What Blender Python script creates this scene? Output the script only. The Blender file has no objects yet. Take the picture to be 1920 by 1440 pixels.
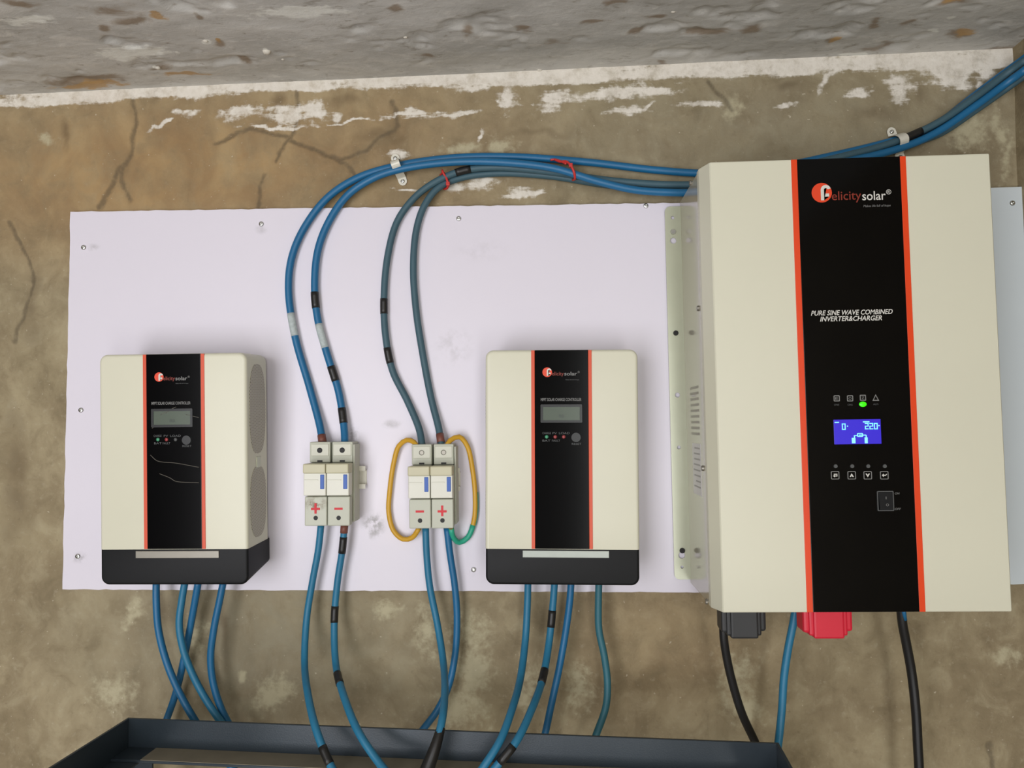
import bpy, bmesh, math, random
import numpy as np
from mathutils import Vector, Matrix

random.seed(7)
np.random.seed(7)
scene = bpy.context.scene
COL = scene.collection

# ------------------------------------------------------------------ camera
F_PX = 1400.0                      # focal length in pixels of the 1920 x 1440 frame
CAM = Vector((0.0, -1.2, 1.6))     # wall plane is y = 0, x to the right, z up
YAW, PITCH, ROLL = math.atan(0.047), math.atan(0.052), -0.0085
RM = Matrix.Rotation(YAW, 3, 'Z') @ Matrix.Rotation(math.pi / 2 + PITCH, 3, 'X') @ Matrix.Rotation(ROLL, 3, 'Z')
cam_data = bpy.data.cameras.new('camera')
cam_data.sensor_fit = 'HORIZONTAL'
cam_data.sensor_width = 36.0
cam_data.lens = 36.0 * F_PX / 1920.0
cam_data.clip_start = 0.02
cam_ob = bpy.data.objects.new('camera', cam_data)
cam_ob.matrix_world = Matrix.Translation(CAM) @ RM.to_4x4()
COL.objects.link(cam_ob)
scene.camera = cam_ob

# ------------------------------------------------------------------ light
scene.view_settings.view_transform = 'Standard'
scene.view_settings.look = 'None'
scene.view_settings.gamma = 1.0
scene.view_settings.use_curve_mapping = False
scene.view_settings.exposure = -0.43

world = bpy.data.worlds.new('daylight')
scene.world = world
world.use_nodes = True
bgn = world.node_tree.nodes['Background']
bgn.inputs[0].default_value = (0.86, 0.93, 1.0, 1)
bgn.inputs[1].default_value = 0.6


def area_light(name, loc, target, sx, sy, power, colour):
    d = bpy.data.lights.new(name, 'AREA')
    d.shape = 'RECTANGLE'
    d.size, d.size_y, d.energy, d.color = sx, sy, power, colour
    o = bpy.data.objects.new(name, d)
    o.location = loc
    o.rotation_euler = (Vector(target) - Vector(loc)).to_track_quat('-Z', 'Y').to_euler()
    COL.objects.link(o)
    return o


# frontal daylight split between two added openings, clear of the black panels' reflections
area_light('added_opening_light_left', (-1.05, -2.80, 1.12), (-0.45, 0, 1.5), 1.10, 1.95, 64, (0.985, 0.975, 1.0))
area_light('added_opening_light_right', (0.50, -2.80, 1.12), (0.2, 0, 1.5), 0.42, 1.95, 25, (0.98, 0.985, 0.97))


# ------------------------------------------------------------------ helpers
def ray(px, py):
    return RM @ Vector(((px - 960) / F_PX, -(py - 720) / F_PX, -1.0))


def at(px, py, y=0.0):
    d = ray(px, py)
    return CAM + d * ((y - CAM.y) / d.y)


def lin(c):
    c /= 255.0
    return c / 12.92 if c <= 0.04045 else ((c + 0.055) / 1.055) ** 2.4


def rgb(r, g, b):
    return (lin(r), lin(g), lin(b), 1.0)


def tag(o, label=None, cat=None, group=None, kind=None):
    if label: o['label'] = label
    if cat: o['category'] = cat
    if group: o['group'] = group
    if kind: o['kind'] = kind
    return o


def empty(name, loc, roty=0.0, rotz=0.0):
    o = bpy.data.objects.new(name, None)
    o.empty_display_size = 0.05
    o.location = loc
    o.rotation_euler = (0, roty, rotz)
    COL.objects.link(o)
    return o


def root_matrix(o):
    return Matrix.Translation(o.location) @ o.rotation_euler.to_matrix().to_4x4()


def link(name, me, m, parent=None, smooth=False):
    o = bpy.data.objects.new(name, me)
    if m is not None:
        me.materials.clear()
        me.materials.append(m)
    if smooth:
        for p in me.polygons: p.use_smooth = True
    COL.objects.link(o)
    if parent is not None: o.parent = parent
    return o


def finish(bm, name, m, parent=None, smooth=False):
    bmesh.ops.recalc_face_normals(bm, faces=bm.faces[:])
    me = bpy.data.meshes.new(name)
    bm.to_mesh(me)
    bm.free()
    return link(name, me, m, parent, smooth)


def add_box(bm, x0, x1, y0, y1, z0, z1, bev=0.0, seg=2):
    r = bmesh.ops.create_cube(bm, size=1.0)
    vs = r['verts']
    for v in vs:
        v.co = Vector((x0 + (v.co.x + 0.5) * (x1 - x0), y0 + (v.co.y + 0.5) * (y1 - y0), z0 + (v.co.z + 0.5) * (z1 - z0)))
    if bev > 0:
        es = list({e for v in vs for e in v.link_edges})
        bmesh.ops.bevel(bm, geom=es, offset=bev, segments=seg, affect='EDGES', profile=0.5)


def box(name, m, parent, x0, x1, y0, y1, z0, z1, bev=0.0, seg=2):
    bm = bmesh.new()
    add_box(bm, x0, x1, y0, y1, z0, z1, bev, seg)
    return finish(bm, name, m, parent)


def prism(bm, pts, y0, y1, bev=0.0, seg=2, taper_back=None):
    """closed outline pts in (x, z), front at y0 (nearer the camera), back at y1; the front rim is bevelled"""
    fr = [bm.verts.new((p[0], y0, p[1])) for p in pts]
    bk = [bm.verts.new(((p[0]), y1, p[1])) for p in (taper_back or pts)]
    n = len(pts)
    f = bm.faces.new(fr)
    bm.faces.new(bk[::-1])
    for i in range(n):
        j = (i + 1) % n
        bm.faces.new((fr[i], bk[i], bk[j], fr[j]))
    if bev > 0:
        bmesh.ops.bevel(bm, geom=list(f.edges), offset=bev, segments=seg, affect='EDGES', profile=0.5)


def rrect(x0, x1, z0, z1, rs, n=6):
    """rounded rectangle; rs = radii (bl, br, tr, tl)"""
    if not isinstance(rs, (tuple, list)): rs = (rs,) * 4
    out = []
    for (cx, cz, a0, r) in ((x0, z0, 180, rs[0]), (x1, z0, 270, rs[1]), (x1, z1, 0, rs[2]), (x0, z1, 90, rs[3])):
        sx = 1 if cx == x0 else -1
        sz = 1 if cz == z0 else -1
        if r <= 0:
            out.append((cx, cz))
            continue
        for k in range(n + 1):
            a = math.radians(a0 + 90 * k / n)
            out.append((cx + sx * r + r * math.cos(a), cz + sz * r + r * math.sin(a)))
    return out


def slab(name, m, parent, x0, x1, z0, z1, rs, y0, y1, bev, sides=(1, 1, 1, 1), back_lift=0.0, n=8, k=5):
    """rounded-corner slab with a rolled front rim; sides = which of left, right, bottom, top are rolled"""
    bm = bmesh.new()
    rings = []
    steps = [(bev * (1 - math.sin(math.pi / 2 * i / k)), y0 + bev * (1 - math.cos(math.pi / 2 * i / k))) for i in range(k + 1)] + [(0.0, y1)]
    for d, y in steps:
        pts = rrect(x0 + d * sides[0], x1 - d * sides[1], z0 + d * sides[2], z1 - d * sides[3], [max(1e-4, r - d) for r in rs], n)
        if y == y1 and back_lift: pts = [(x, z + back_lift * (1 - (z - z0) / (z1 - z0))) for x, z in pts]
        rings.append([bm.verts.new((x, y, z)) for x, z in pts])
    for a, b in zip(rings, rings[1:]):
        for i in range(len(a)):
            j = (i + 1) % len(a)
            bm.faces.new((a[i], a[j], b[j], b[i]))
    bm.faces.new(rings[0][::-1])
    bm.faces.new(rings[-1])
    o = finish(bm, name, m, parent, True)
    o.data.set_sharp_from_angle(angle=math.radians(32))
    return o


def plate(name, m, parent, outlines, y, t, bev=0.0):
    """flat plate of thickness t (front face at y) from a 2-D outline with real holes (further outlines)"""
    cu = bpy.data.curves.new(name, 'CURVE')
    cu.dimensions = '2D'
    cu.fill_mode = 'BOTH'
    cu.extrude = t / 2
    cu.bevel_depth = bev
    for pts in outlines:
        sp = cu.splines.new('POLY')
        sp.points.add(len(pts) - 1)
        for q, p in zip(sp.points, pts): q.co = (p[0], p[1], 0, 1)
        sp.use_cyclic_u = True
    o = bpy.data.objects.new(name, cu)
    COL.objects.link(o)
    dg = bpy.context.evaluated_depsgraph_get()
    me = bpy.data.meshes.new_from_object(o.evaluated_get(dg))
    bpy.data.objects.remove(o)
    bpy.data.curves.remove(cu)
    me.transform(Matrix.Translation((0, y + t / 2, 0)) @ Matrix.Rotation(math.pi / 2, 4, 'X'))
    me.name = name
    return link(name, me, m, parent)


def circle(cx, cz, r, n=16, sx=1.0):
    return [(cx + sx * r * math.cos(2 * math.pi * k / n), cz + r * math.sin(2 * math.pi * k / n)) for k in range(n)]


def text_mesh(body, size, width=None, shear=0.0, bold=0.0, space=1.0, t=0.0001):
    cu = bpy.data.curves.new('lettering', 'FONT')
    cu.body = body
    cu.size = size
    cu.shear = shear
    cu.offset = bold
    cu.space_character = space
    cu.extrude = t
    cu.resolution_u = 3
    cu.align_x = 'LEFT'
    o = bpy.data.objects.new('lettering', cu)
    COL.objects.link(o)
    dg = bpy.context.evaluated_depsgraph_get()
    me = bpy.data.meshes.new_from_object(o.evaluated_get(dg))
    bpy.data.objects.remove(o)
    bpy.data.curves.remove(cu)
    co = np.zeros(len(me.vertices) * 3)
    me.vertices.foreach_get('co', co)
    co = co.reshape(-1, 3)
    x0, x1 = co[:, 0].min(), co[:, 0].max()
    co[:, 0] -= x0
    if width: co[:, 0] *= width / max(1e-6, x1 - x0)
    out = np.stack([co[:, 0], -co[:, 2], co[:, 1]], 1)
    me.vertices.foreach_set('co', out.ravel())
    me.update()
    return me


def lettering(body, m, parent, x, y, z, size, width=None, name='lettering', **k):
    me = text_mesh(body, size, width, **k)
    o = link(name, me, m, parent)
    o.location = (x, y, z)
    return o


def catmull(pts, step=0.006):
    P = [Vector(p) for p in pts]
    P = [P[0] * 2 - P[1]] + P + [P[-1] * 2 - P[-2]]
    out = []
    for i in range(1, len(P) - 2):
        p0, p1, p2, p3 = P[i - 1:i + 3]
        t0 = 0.0
        t1 = t0 + max(1e-5, (p1 - p0).length) ** 0.5
        t2 = t1 + max(1e-5, (p2 - p1).length) ** 0.5
        t3 = t2 + max(1e-5, (p3 - p2).length) ** 0.5
        n = max(2, int((p2 - p1).length / step))
        for k in range(n):
            t = t1 + (t2 - t1) * k / n
            a1 = p0 * ((t1 - t) / (t1 - t0)) + p1 * ((t - t0) / (t1 - t0))
            a2 = p1 * ((t2 - t) / (t2 - t1)) + p2 * ((t - t1) / (t2 - t1))
            a3 = p2 * ((t3 - t) / (t3 - t2)) + p3 * ((t - t2) / (t3 - t2))
            b1 = a1 * ((t2 - t) / (t2 - t0)) + a2 * ((t - t0) / (t2 - t0))
            b2 = a2 * ((t3 - t) / (t3 - t1)) + a3 * ((t - t1) / (t3 - t1))
            out.append(b1 * ((t2 - t) / (t2 - t1)) + b2 * ((t - t1) / (t2 - t1)))
    out.append(P[-2])
    return out


def add_tube(bm, path, r, n=12, r_end=None, flat=1.0):
    rings = []
    t = (path[1] - path[0]).normalized()
    up = Vector((0, -1, 0)) if abs(t.y) < 0.9 else Vector((1, 0, 0))
    nrm = (up - t * up.dot(t)).normalized()
    for i, p in enumerate(path):
        t = (path[min(i + 1, len(path) - 1)] - path[max(i - 1, 0)]).normalized()
        nrm = (nrm - t * nrm.dot(t)).normalized()
        b = t.cross(nrm)
        rr = r if r_end is None else r + (r_end - r) * i / (len(path) - 1)
        rings.append([bm.verts.new(p + (nrm * flat * math.cos(2 * math.pi * k / n) + b * math.sin(2 * math.pi * k / n)) * rr) for k in range(n)])
    for a, b in zip(rings, rings[1:]):
        for k in range(n):
            bm.faces.new((a[k], a[(k + 1) % n], b[(k + 1) % n], b[k]))
    bm.faces.new(rings[0][::-1])
    bm.faces.new(rings[-1])


def tube(name, m, parent, path, r, n=12, **k):
    bm = bmesh.new()
    add_tube(bm, path, r, n, **k)
    o = finish(bm, name, m, parent, True)
    return o


def add_cyl(bm, c, axis, r0, r1, h, n=16):
    """cylinder/cone from c along axis"""
    a = Vector(axis).normalized()
    u = a.orthogonal().normalized()
    w = a.cross(u)
    rings = []
    for s, r in ((0, r0), (h, r1)):
        rings.append([bm.verts.new(Vector(c) + a * s + (u * math.cos(2 * math.pi * k / n) + w * math.sin(2 * math.pi * k / n)) * r) for k in range(n)])
    for k in range(n):
        bm.faces.new((rings[0][k], rings[0][(k + 1) % n], rings[1][(k + 1) % n], rings[1][k]))
    bm.faces.new(rings[0][::-1])
    bm.faces.new(rings[1])


def cyl(name, m, parent, c, axis, r0, r1, h, n=16):
    bm = bmesh.new()
    add_cyl(bm, c, axis, r0, r1, h, n)
    return finish(bm, name, m, parent)


def screw_mesh(r=0.0042, h=0.0025):
    bm = bmesh.new()
    n = 14
    prof = [(r, 0), (r, 0.3 * h), (r * 0.8, 0.8 * h), (r * 0.45, h), (r * 0.4, h * 0.35)]
    rings = [[bm.verts.new((rr * math.cos(2 * math.pi * k / n), -hh, rr * math.sin(2 * math.pi * k / n))) for k in range(n)] for rr, hh in prof]
    for a, b in zip(rings, rings[1:]):
        for k in range(n): bm.faces.new((a[k], a[(k + 1) % n], b[(k + 1) % n], b[k]))
    bm.faces.new(rings[-1])
    bmesh.ops.recalc_face_normals(bm, faces=bm.faces[:])
    me = bpy.data.meshes.new('screw')
    bm.to_mesh(me)
    bm.free()
    return me


# ------------------------------------------------------------------ materials
def new_mat(name):
    m = bpy.data.materials.new(name)
    m.use_nodes = True
    nt = m.node_tree
    return m, nt, nt.nodes['Principled BSDF']


def mat(name, col, rough=0.5, metal=0.0, spec=0.5, coat=0.0, mottle=0.06, scale=40.0, bump=0.0, bscale=300.0, emit=None, estr=0.0):
    m, nt, b = new_mat(name)
    b.inputs['Roughness'].default_value = rough
    b.inputs['Metallic'].default_value = metal
    b.inputs['Specular IOR Level'].default_value = spec
    b.inputs['Coat Weight'].default_value = coat
    b.inputs['Coat Roughness'].default_value = 0.08
    tc = nt.nodes.new('ShaderNodeTexCoord')
    nz = nt.nodes.new('ShaderNodeTexNoise')
    nz.inputs['Scale'].default_value = scale
    nz.inputs['Detail'].default_value = 4
    nt.links.new(tc.outputs['Object'], nz.inputs['Vector'])
    mx = nt.nodes.new('ShaderNodeMix')
    mx.data_type = 'RGBA'
    mx.inputs['A'].default_value = tuple(c * (1 - mottle) for c in col[:3]) + (1,)
    mx.inputs['B'].default_value = tuple(min(1, c * (1 + mottle)) for c in col[:3]) + (1,)
    nt.links.new(nz.outputs['Fac'], mx.inputs['Factor'])
    nt.links.new(mx.outputs['Result'], b.inputs['Base Color'])
    if bump > 0:
        n2 = nt.nodes.new('ShaderNodeTexNoise')
        n2.inputs['Scale'].default_value = bscale
        n2.inputs['Detail'].default_value = 3
        nt.links.new(tc.outputs['Object'], n2.inputs['Vector'])
        bp = nt.nodes.new('ShaderNodeBump')
        bp.inputs['Strength'].default_value = bump
        bp.inputs['Distance'].default_value = 0.001
        nt.links.new(n2.outputs['Fac'], bp.inputs['Height'])
        nt.links.new(bp.outputs['Normal'], b.inputs['Normal'])
    if emit:
        b.inputs['Emission Color'].default_value = emit
        b.inputs['Emission Strength'].default_value = estr
    return m


class G:
    """tiny node-graph helper"""
    def __init__(s, nt): s.nt = nt
    def _in(s, node, key, v):
        if hasattr(v, 'is_linked'): s.nt.links.new(v, node.inputs[key])
        else: node.inputs[key].default_value = v
    def math(s, op, a, b=0.0, clamp=False):
        n = s.nt.nodes.new('ShaderNodeMath'); n.operation = op; n.use_clamp = clamp
        s._in(n, 0, a); s._in(n, 1, b)
        return n.outputs[0]
    def noise(s, vec, scale, detail=5, rough=0.55, dist=0.0):
        n = s.nt.nodes.new('ShaderNodeTexNoise')
        s.nt.links.new(vec, n.inputs['Vector'])
        n.inputs['Scale'].default_value = scale
        n.inputs['Detail'].default_value = detail
        n.inputs['Roughness'].default_value = rough
        n.inputs['Distortion'].default_value = dist
        return n.outputs['Fac']
    def ramp(s, v, lo, hi, a=0.0, b=1.0):
        n = s.nt.nodes.new('ShaderNodeMapRange'); n.interpolation_type = 'SMOOTHSTEP'
        s._in(n, 'Value', v)
        n.inputs['From Min'].default_value = lo; n.inputs['From Max'].default_value = hi
        n.inputs['To Min'].default_value = a; n.inputs['To Max'].default_value = b
        return n.outputs[0]
    def mix(s, f, a, b, mode='MIX'):
        n = s.nt.nodes.new('ShaderNodeMix'); n.data_type = 'RGBA'; n.blend_type = mode
        s._in(n, 'Factor', f); s._in(n, 'A', a); s._in(n, 'B', b)
        return n.outputs['Result']
    def scale(s, vec, sc):
        n = s.nt.nodes.new('ShaderNodeMapping')
        s.nt.links.new(vec, n.inputs['Vector'])
        n.inputs['Scale'].default_value = sc
        return n.outputs[0]
    def attr(s, name):
        n = s.nt.nodes.new('ShaderNodeAttribute'); n.attribute_name = name
        sp = s.nt.nodes.new('ShaderNodeSeparateColor')
        s.nt.links.new(n.outputs['Color'], sp.inputs[0])
        return sp.outputs[0], sp.outputs[1], sp.outputs[2]
    def bump(s, h, strength, dist, normal=None):
        n = s.nt.nodes.new('ShaderNodeBump')
        n.inputs['Strength'].default_value = strength
        n.inputs['Distance'].default_value = dist
        s.nt.links.new(h, n.inputs['Height'])
        if normal: s.nt.links.new(normal, n.inputs['Normal'])
        return n.outputs[0]


def plaster_material():
    m, nt, b = new_mat('bare_cement_plaster')
    g = G(nt)
    tc = nt.nodes.new('ShaderNodeTexCoord').outputs['Object']
    paint, pale, ochre = g.attr('wear_a')
    crack, dirt_dark, grey = g.attr('wear_b')
    n1 = g.noise(tc, 5.0, 6, 0.6)
    n2 = g.noise(tc, 22.0, 6, 0.62, 0.6)
    n3 = g.noise(tc, 90.0, 5, 0.6)
    n4 = g.noise(tc, 320.0, 3, 0.6)
    n5 = g.noise(g.scale(tc, (11, 11, 8)), 1.0, 6, 0.62, 0.35)
    c = g.mix(g.ramp(n1, 0.35, 0.68), rgb(138, 124, 98), rgb(157, 144, 115))
    c = g.mix(g.math('MULTIPLY', g.ramp(n5, 0.48, 0.68), 0.6), c, rgb(172, 159, 129))
    c = g.mix(g.math('MULTIPLY', g.ramp(n5, 0.48, 0.30), 0.6), c, rgb(116, 103, 79))
    c = g.mix(g.math('MULTIPLY', g.ramp(n2, 0.48, 0.70), 0.45), c, rgb(177, 166, 137))
    c = g.mix(g.math('MULTIPLY', g.ramp(n2, 0.50, 0.30), 0.45), c, rgb(116, 103, 79))
    c = g.mix(g.math('MULTIPLY', g.ramp(n3, 0.55, 0.75), 0.30), c, rgb(187, 178, 154))
    c = g.mix(g.math('MULTIPLY', g.ramp(n3, 0.42, 0.25), 0.35), c, rgb(108, 94, 72))
    oc = g.mix(g.ramp(n5, 0.36, 0.66), rgb(150, 121, 85), rgb(171, 142, 100))
    c = g.mix(g.math('MULTIPLY', ochre, g.ramp(n2, 0.25, 0.65, 0.40, 0.9)), c, oc)
    c = g.mix(g.math('MULTIPLY', grey, g.ramp(n2, 0.25, 0.65, 0.4, 1.0)), c, g.mix(n5, rgb(126, 121, 102), rgb(153, 146, 126)))
    pn = g.math('ADD', g.math('MULTIPLY', g.math('SUBTRACT', n3, 0.5), 0.9), g.math('MULTIPLY', g.math('SUBTRACT', n2, 0.5), 0.9))
    pf = g.ramp(g.math('ADD', pale, pn), 0.34, 0.86)
    c = g.mix(g.math('MULTIPLY', pf, 0.85), c, rgb(187, 179, 150))
    df = g.ramp(g.math('ADD', dirt_dark, g.math('MULTIPLY', g.math('SUBTRACT', n2, 0.5), 1.1)), 0.35, 1.0)
    c = g.mix(g.math('MULTIPLY', df, 0.6), c, rgb(94, 77, 56))
    cn = g.math('ADD', g.math('MULTIPLY', g.math('SUBTRACT', n3, 0.5), 0.9), g.math('MULTIPLY', g.math('SUBTRACT', n2, 0.5), 0.7))
    cf = g.ramp(g.math('ADD', crack, cn), 0.35, 1.0)
    c = g.mix(g.math('MULTIPLY', cf, 0.62), c, rgb(87, 77, 62))
    st = g.noise(g.scale(tc, (16, 16, 85)), 1.0, 6, 0.66, 0.5)
    wn = g.math('ADD', g.math('MULTIPLY', g.math('SUBTRACT', st, 0.5), 1.5), g.math('MULTIPLY', g.math('SUBTRACT', n3, 0.5), 1.1))
    wf = g.ramp(g.math('ADD', paint, wn), 0.38, 0.84)
    wop = g.ramp(g.noise(tc, 30.0, 5, 0.7), 0.28, 0.56, 0.55, 1.0)
    c = g.mix(g.math('MULTIPLY', wf, wop), c, g.mix(n3, rgb(208, 200, 186), rgb(242, 237, 228)))
    sp = g.ramp(g.noise(tc, 140.0, 2, 0.5), 0.70, 0.76)
    c = g.mix(g.math('MULTIPLY', sp, 0.45), c, rgb(214, 204, 184))
    nt.links.new(c, b.inputs['Base Color'])
    b.inputs['Roughness'].default_value = 0.82
    b.inputs['Specular IOR Level'].default_value = 0.25
    h = g.math('ADD', g.math('MULTIPLY', n3, 0.7), g.math('MULTIPLY', n4, 0.3))
    h = g.math('ADD', h, g.math('MULTIPLY', wf, 0.25))
    nt.links.new(g.bump(h, 0.55, 0.0025), b.inputs['Normal'])
    return m


def slab_material():
    m, nt, b = new_mat('grey_slab_concrete')
    g = G(nt)
    tc = nt.nodes.new('ShaderNodeTexCoord').outputs['Object']
    brown, ochre, pale = g.attr('wear_a')
    n1 = g.noise(g.scale(tc, (4, 9, 4)), 1.0, 6, 0.6, 0.5)
    n2 = g.noise(g.scale(tc, (20, 46, 20)), 1.0, 7, 0.68, 0.6)
    n3 = g.noise(g.scale(tc, (60, 110, 60)), 1.0, 5, 0.6)
    n4 = g.noise(tc, 350.0, 3, 0.6)
    c = g.mix(g.ramp(n1, 0.32, 0.68), rgb(172, 170, 165), rgb(198, 196, 191))
    c = g.mix(g.math('MULTIPLY', g.ramp(n2, 0.50, 0.68), 0.6), c, rgb(210, 207, 201))
    c = g.mix(g.math('MULTIPLY', g.ramp(n2, 0.44, 0.27), 0.8), c, rgb(137, 130, 119))
    c = g.mix(g.math('MULTIPLY', g.ramp(n3, 0.60, 0.74), 0.4), c, rgb(222, 219, 210))
    c = g.mix(g.math('MULTIPLY', g.ramp(n3, 0.40, 0.25), 0.6), c, rgb(131, 119, 103))
    bf = g.ramp(g.math('ADD', brown, g.math('MULTIPLY', g.math('SUBTRACT', n2, 0.5), 1.4)), 0.42, 0.85)
    c = g.mix(g.math('MULTIPLY', bf, 0.75), c, rgb(123, 101, 74))
    of = g.ramp(g.math('ADD', ochre, g.math('MULTIPLY', g.math('SUBTRACT', n3, 0.5), 0.9)), 0.40, 0.7)
    c = g.mix(g.math('MULTIPLY', of, 0.8), c, rgb(178, 140, 84))
    lf = g.ramp(g.math('ADD', pale, g.math('MULTIPLY', g.math('SUBTRACT', n3, 0.5), 1.0)), 0.42, 0.7)
    c = g.mix(g.math('MULTIPLY', lf, 0.8), c, rgb(229, 229, 222))
    nt.links.new(c, b.inputs['Base Color'])
    b.inputs['Roughness'].default_value = 0.62
    b.inputs['Specular IOR Level'].default_value = 0.35
    h = g.math('ADD', g.math('MULTIPLY', n2, 0.8), g.math('ADD', g.math('MULTIPLY', n3, 0.35), g.math('MULTIPLY', n4, 0.12)))
    nt.links.new(g.bump(h, 0.4, 0.004), b.inputs['Normal'])
    return m


def board_material(name, col, smudges, stain=rgb(120, 116, 110)):
    m, nt, b = new_mat(name)
    g = G(nt)
    tcn = nt.nodes.new('ShaderNodeTexCoord').outputs['Object']
    n1 = g.noise(tcn, 3.0, 3, 0.5)
    n2 = g.noise(tcn, 60.0, 5, 0.65)
    c = g.mix(n1, tuple(v * 0.97 for v in col[:3]) + (1,), tuple(min(1, v * 1.02) for v in col[:3]) + (1,))
    total = None
    for (x, z, rx, rz, s) in smudges:
        mp = nt.nodes.new('ShaderNodeMapping')
        mp.vector_type = 'TEXTURE'
        mp.inputs['Location'].default_value = (x, 0, z)
        mp.inputs['Scale'].default_value = (rx, 1, rz)
        nt.links.new(tcn, mp.inputs['Vector'])
        sx = nt.nodes.new('ShaderNodeSeparateXYZ')
        nt.links.new(mp.outputs[0], sx.inputs[0])
        d = g.math('SQRT', g.math('ADD', g.math('POWER', sx.outputs[0], 2.0), g.math('POWER', sx.outputs[2], 2.0)))
        f = g.math('MULTIPLY', g.ramp(d, 1.0, 0.1), s)
        total = f if total is None else g.math('MAXIMUM', total, f)
    if total is not None:
        f = g.math('MULTIPLY', total, g.ramp(n2, 0.40, 0.68), True)
        c = g.mix(f, c, stain)
    nt.links.new(c, b.inputs['Base Color'])
    b.inputs['Roughness'].default_value = 0.34
    b.inputs['Specular IOR Level'].default_value = 0.35
    return m


M = {}
M['plaster'] = plaster_material()
M['slab'] = slab_material()
M['cream'] = mat('cream_powder_coat', rgb(215, 213, 193), 0.36, spec=0.45, mottle=0.025, scale=6, bump=0.04, bscale=900)
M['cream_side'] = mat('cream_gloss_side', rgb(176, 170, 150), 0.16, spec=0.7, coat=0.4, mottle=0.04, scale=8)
M['flange'] = mat('pale_green_coated_steel', rgb(190, 193, 170), 0.26, metal=0.15, spec=0.6, mottle=0.04)
M['gloss_black'] = mat('gloss_black_panel', rgb(4, 4, 5), 0.14, spec=0.22, mottle=0.2)
M['matt_black'] = mat('matt_black_plastic', rgb(22, 23, 25), 0.5, spec=0.22, bump=0.1, bscale=1500)
M['orange'] = mat('orange_trim', rgb(228, 66, 14), 0.4, mottle=0.03)
M['orange_red'] = mat('faded_orange_trim', rgb(214, 78, 42), 0.4, mottle=0.03)
M['white_print'] = mat('white_print', rgb(214, 212, 205), 0.5, mottle=0.02)
M['grey_print'] = mat('grey_print', rgb(120, 120, 118), 0.5, mottle=0.02)
M['dim_print'] = mat('dim_grey_print', rgb(78, 80, 80), 0.5, mottle=0.02)
M['red_print'] = mat('dark_red_print', rgb(132, 40, 22), 0.5, mottle=0.02)
M['logo_orange'] = mat('logo_orange', rgb(226, 66, 26), 0.45, mottle=0.02)
M['lcd_green'] = mat('grey_green_display', rgb(80, 91, 78), 0.25, mottle=0.06, scale=60)
M['lcd_dark'] = mat('display_segment', rgb(52, 62, 54), 0.4, mottle=0.02)
M['lcd_frame'] = mat('display_frame', rgb(22, 24, 24), 0.3, mottle=0.02)
M['lcd_blue'] = mat('lit_blue_display', rgb(40, 30, 150), 0.3, mottle=0.03, emit=rgb(58, 40, 214), estr=0.8)
M['lcd_cyan'] = mat('lit_cyan_segment', rgb(120, 220, 240), 0.3, mottle=0.0, emit=rgb(140, 226, 255), estr=1.0)
M['led_green'] = mat('lit_green_lamp', rgb(40, 200, 20), 0.3, mottle=0.0, emit=rgb(64, 235, 10), estr=1.1)
M['led_off_green'] = mat('green_lamp', rgb(70, 150, 112), 0.3, mottle=0.0)
M['led_off_red'] = mat('red_lamp', rgb(150, 60, 62), 0.3, mottle=0.0)
M['steel'] = mat('bright_zinc_steel', rgb(200, 200, 196), 0.28, metal=1.0, mottle=0.05)
M['dull_steel'] = mat('dull_brushed_label', rgb(140, 136, 126), 0.4, metal=0.6, mottle=0.06, scale=80)
M['silver_label'] = mat('silver_label', rgb(176, 183, 175), 0.35, metal=0.1, mottle=0.06, scale=80)
M['galv'] = mat('galvanised_saddle', rgb(222, 219, 206), 0.45, metal=0.1, mottle=0.08, scale=90)
M['dark_hole'] = mat('dark_recess', rgb(22, 22, 22), 0.6)
M['fuse'] = mat('grey_fuse_plastic', rgb(186, 188, 172), 0.45, mottle=0.03)
M['fuse_lever'] = mat('cream_fuse_lever', rgb(196, 191, 162), 0.45, mottle=0.04)
M['fuse_window'] = mat('white_fuse_window', rgb(214, 213, 200), 0.35, mottle=0.03)
M['blue_tab'] = mat('blue_indicator', rgb(46, 92, 176), 0.45)
M['red_mark'] = mat('red_marker_ink', rgb(208, 48, 58), 0.6)
M['cable_blue'] = mat('blue_cable_sheath', rgb(26, 102, 148), 0.42, mottle=0.10, scale=25)
M['cable_teal'] = mat('teal_blue_cable_sheath', rgb(38, 116, 152), 0.45, mottle=0.10, scale=25)
M['cable_slate'] = mat('dusty_slate_cable_sheath', rgb(62, 92, 104), 0.55, mottle=0.12, scale=25)
M['cable_green'] = mat('dark_teal_cable_sheath', rgb(46, 104, 118), 0.5, mottle=0.10, scale=25)
M['cable_black'] = mat('black_cable_sheath', rgb(24, 24, 26), 0.42, mottle=0.1)
M['tape'] = mat('black_tape', rgb(30, 29, 28), 0.4, mottle=0.15, scale=120)
M['cable_print'] = mat('worn_white_cable_print', rgb(176, 186, 186), 0.6, mottle=0.3, scale=220)
M['yellow'] = mat('yellow_wire', rgb(206, 158, 44), 0.45, mottle=0.05)
M['green'] = mat('green_wire', rgb(48, 168, 138), 0.45, mottle=0.05)
M['copper'] = mat('heat_shrink_brown', rgb(118, 70, 58), 0.5, mottle=0.1)
M['red_tie'] = mat('red_cable_tie', rgb(198, 52, 48), 0.45, mottle=0.05)
M['red_cap'] = mat('red_rubber_boot', rgb(214, 32, 58), 0.45, mottle=0.04)
M['black_cap'] = mat('black_rubber_boot', rgb(44, 45, 47), 0.5, mottle=0.06)
M['rack'] = mat('slate_grey_paint_steel', rgb(48, 58, 66), 0.36, metal=0.15, spec=0.5, mottle=0.14, scale=14, bump=0.12, bscale=500)
M['label_paper'] = mat('white_rating_label', rgb(214, 212, 208), 0.4, mottle=0.03)
M['dust'] = mat('settled_brown_dust', rgb(128, 121, 104), 0.8, mottle=0.2, scale=30)
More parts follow.
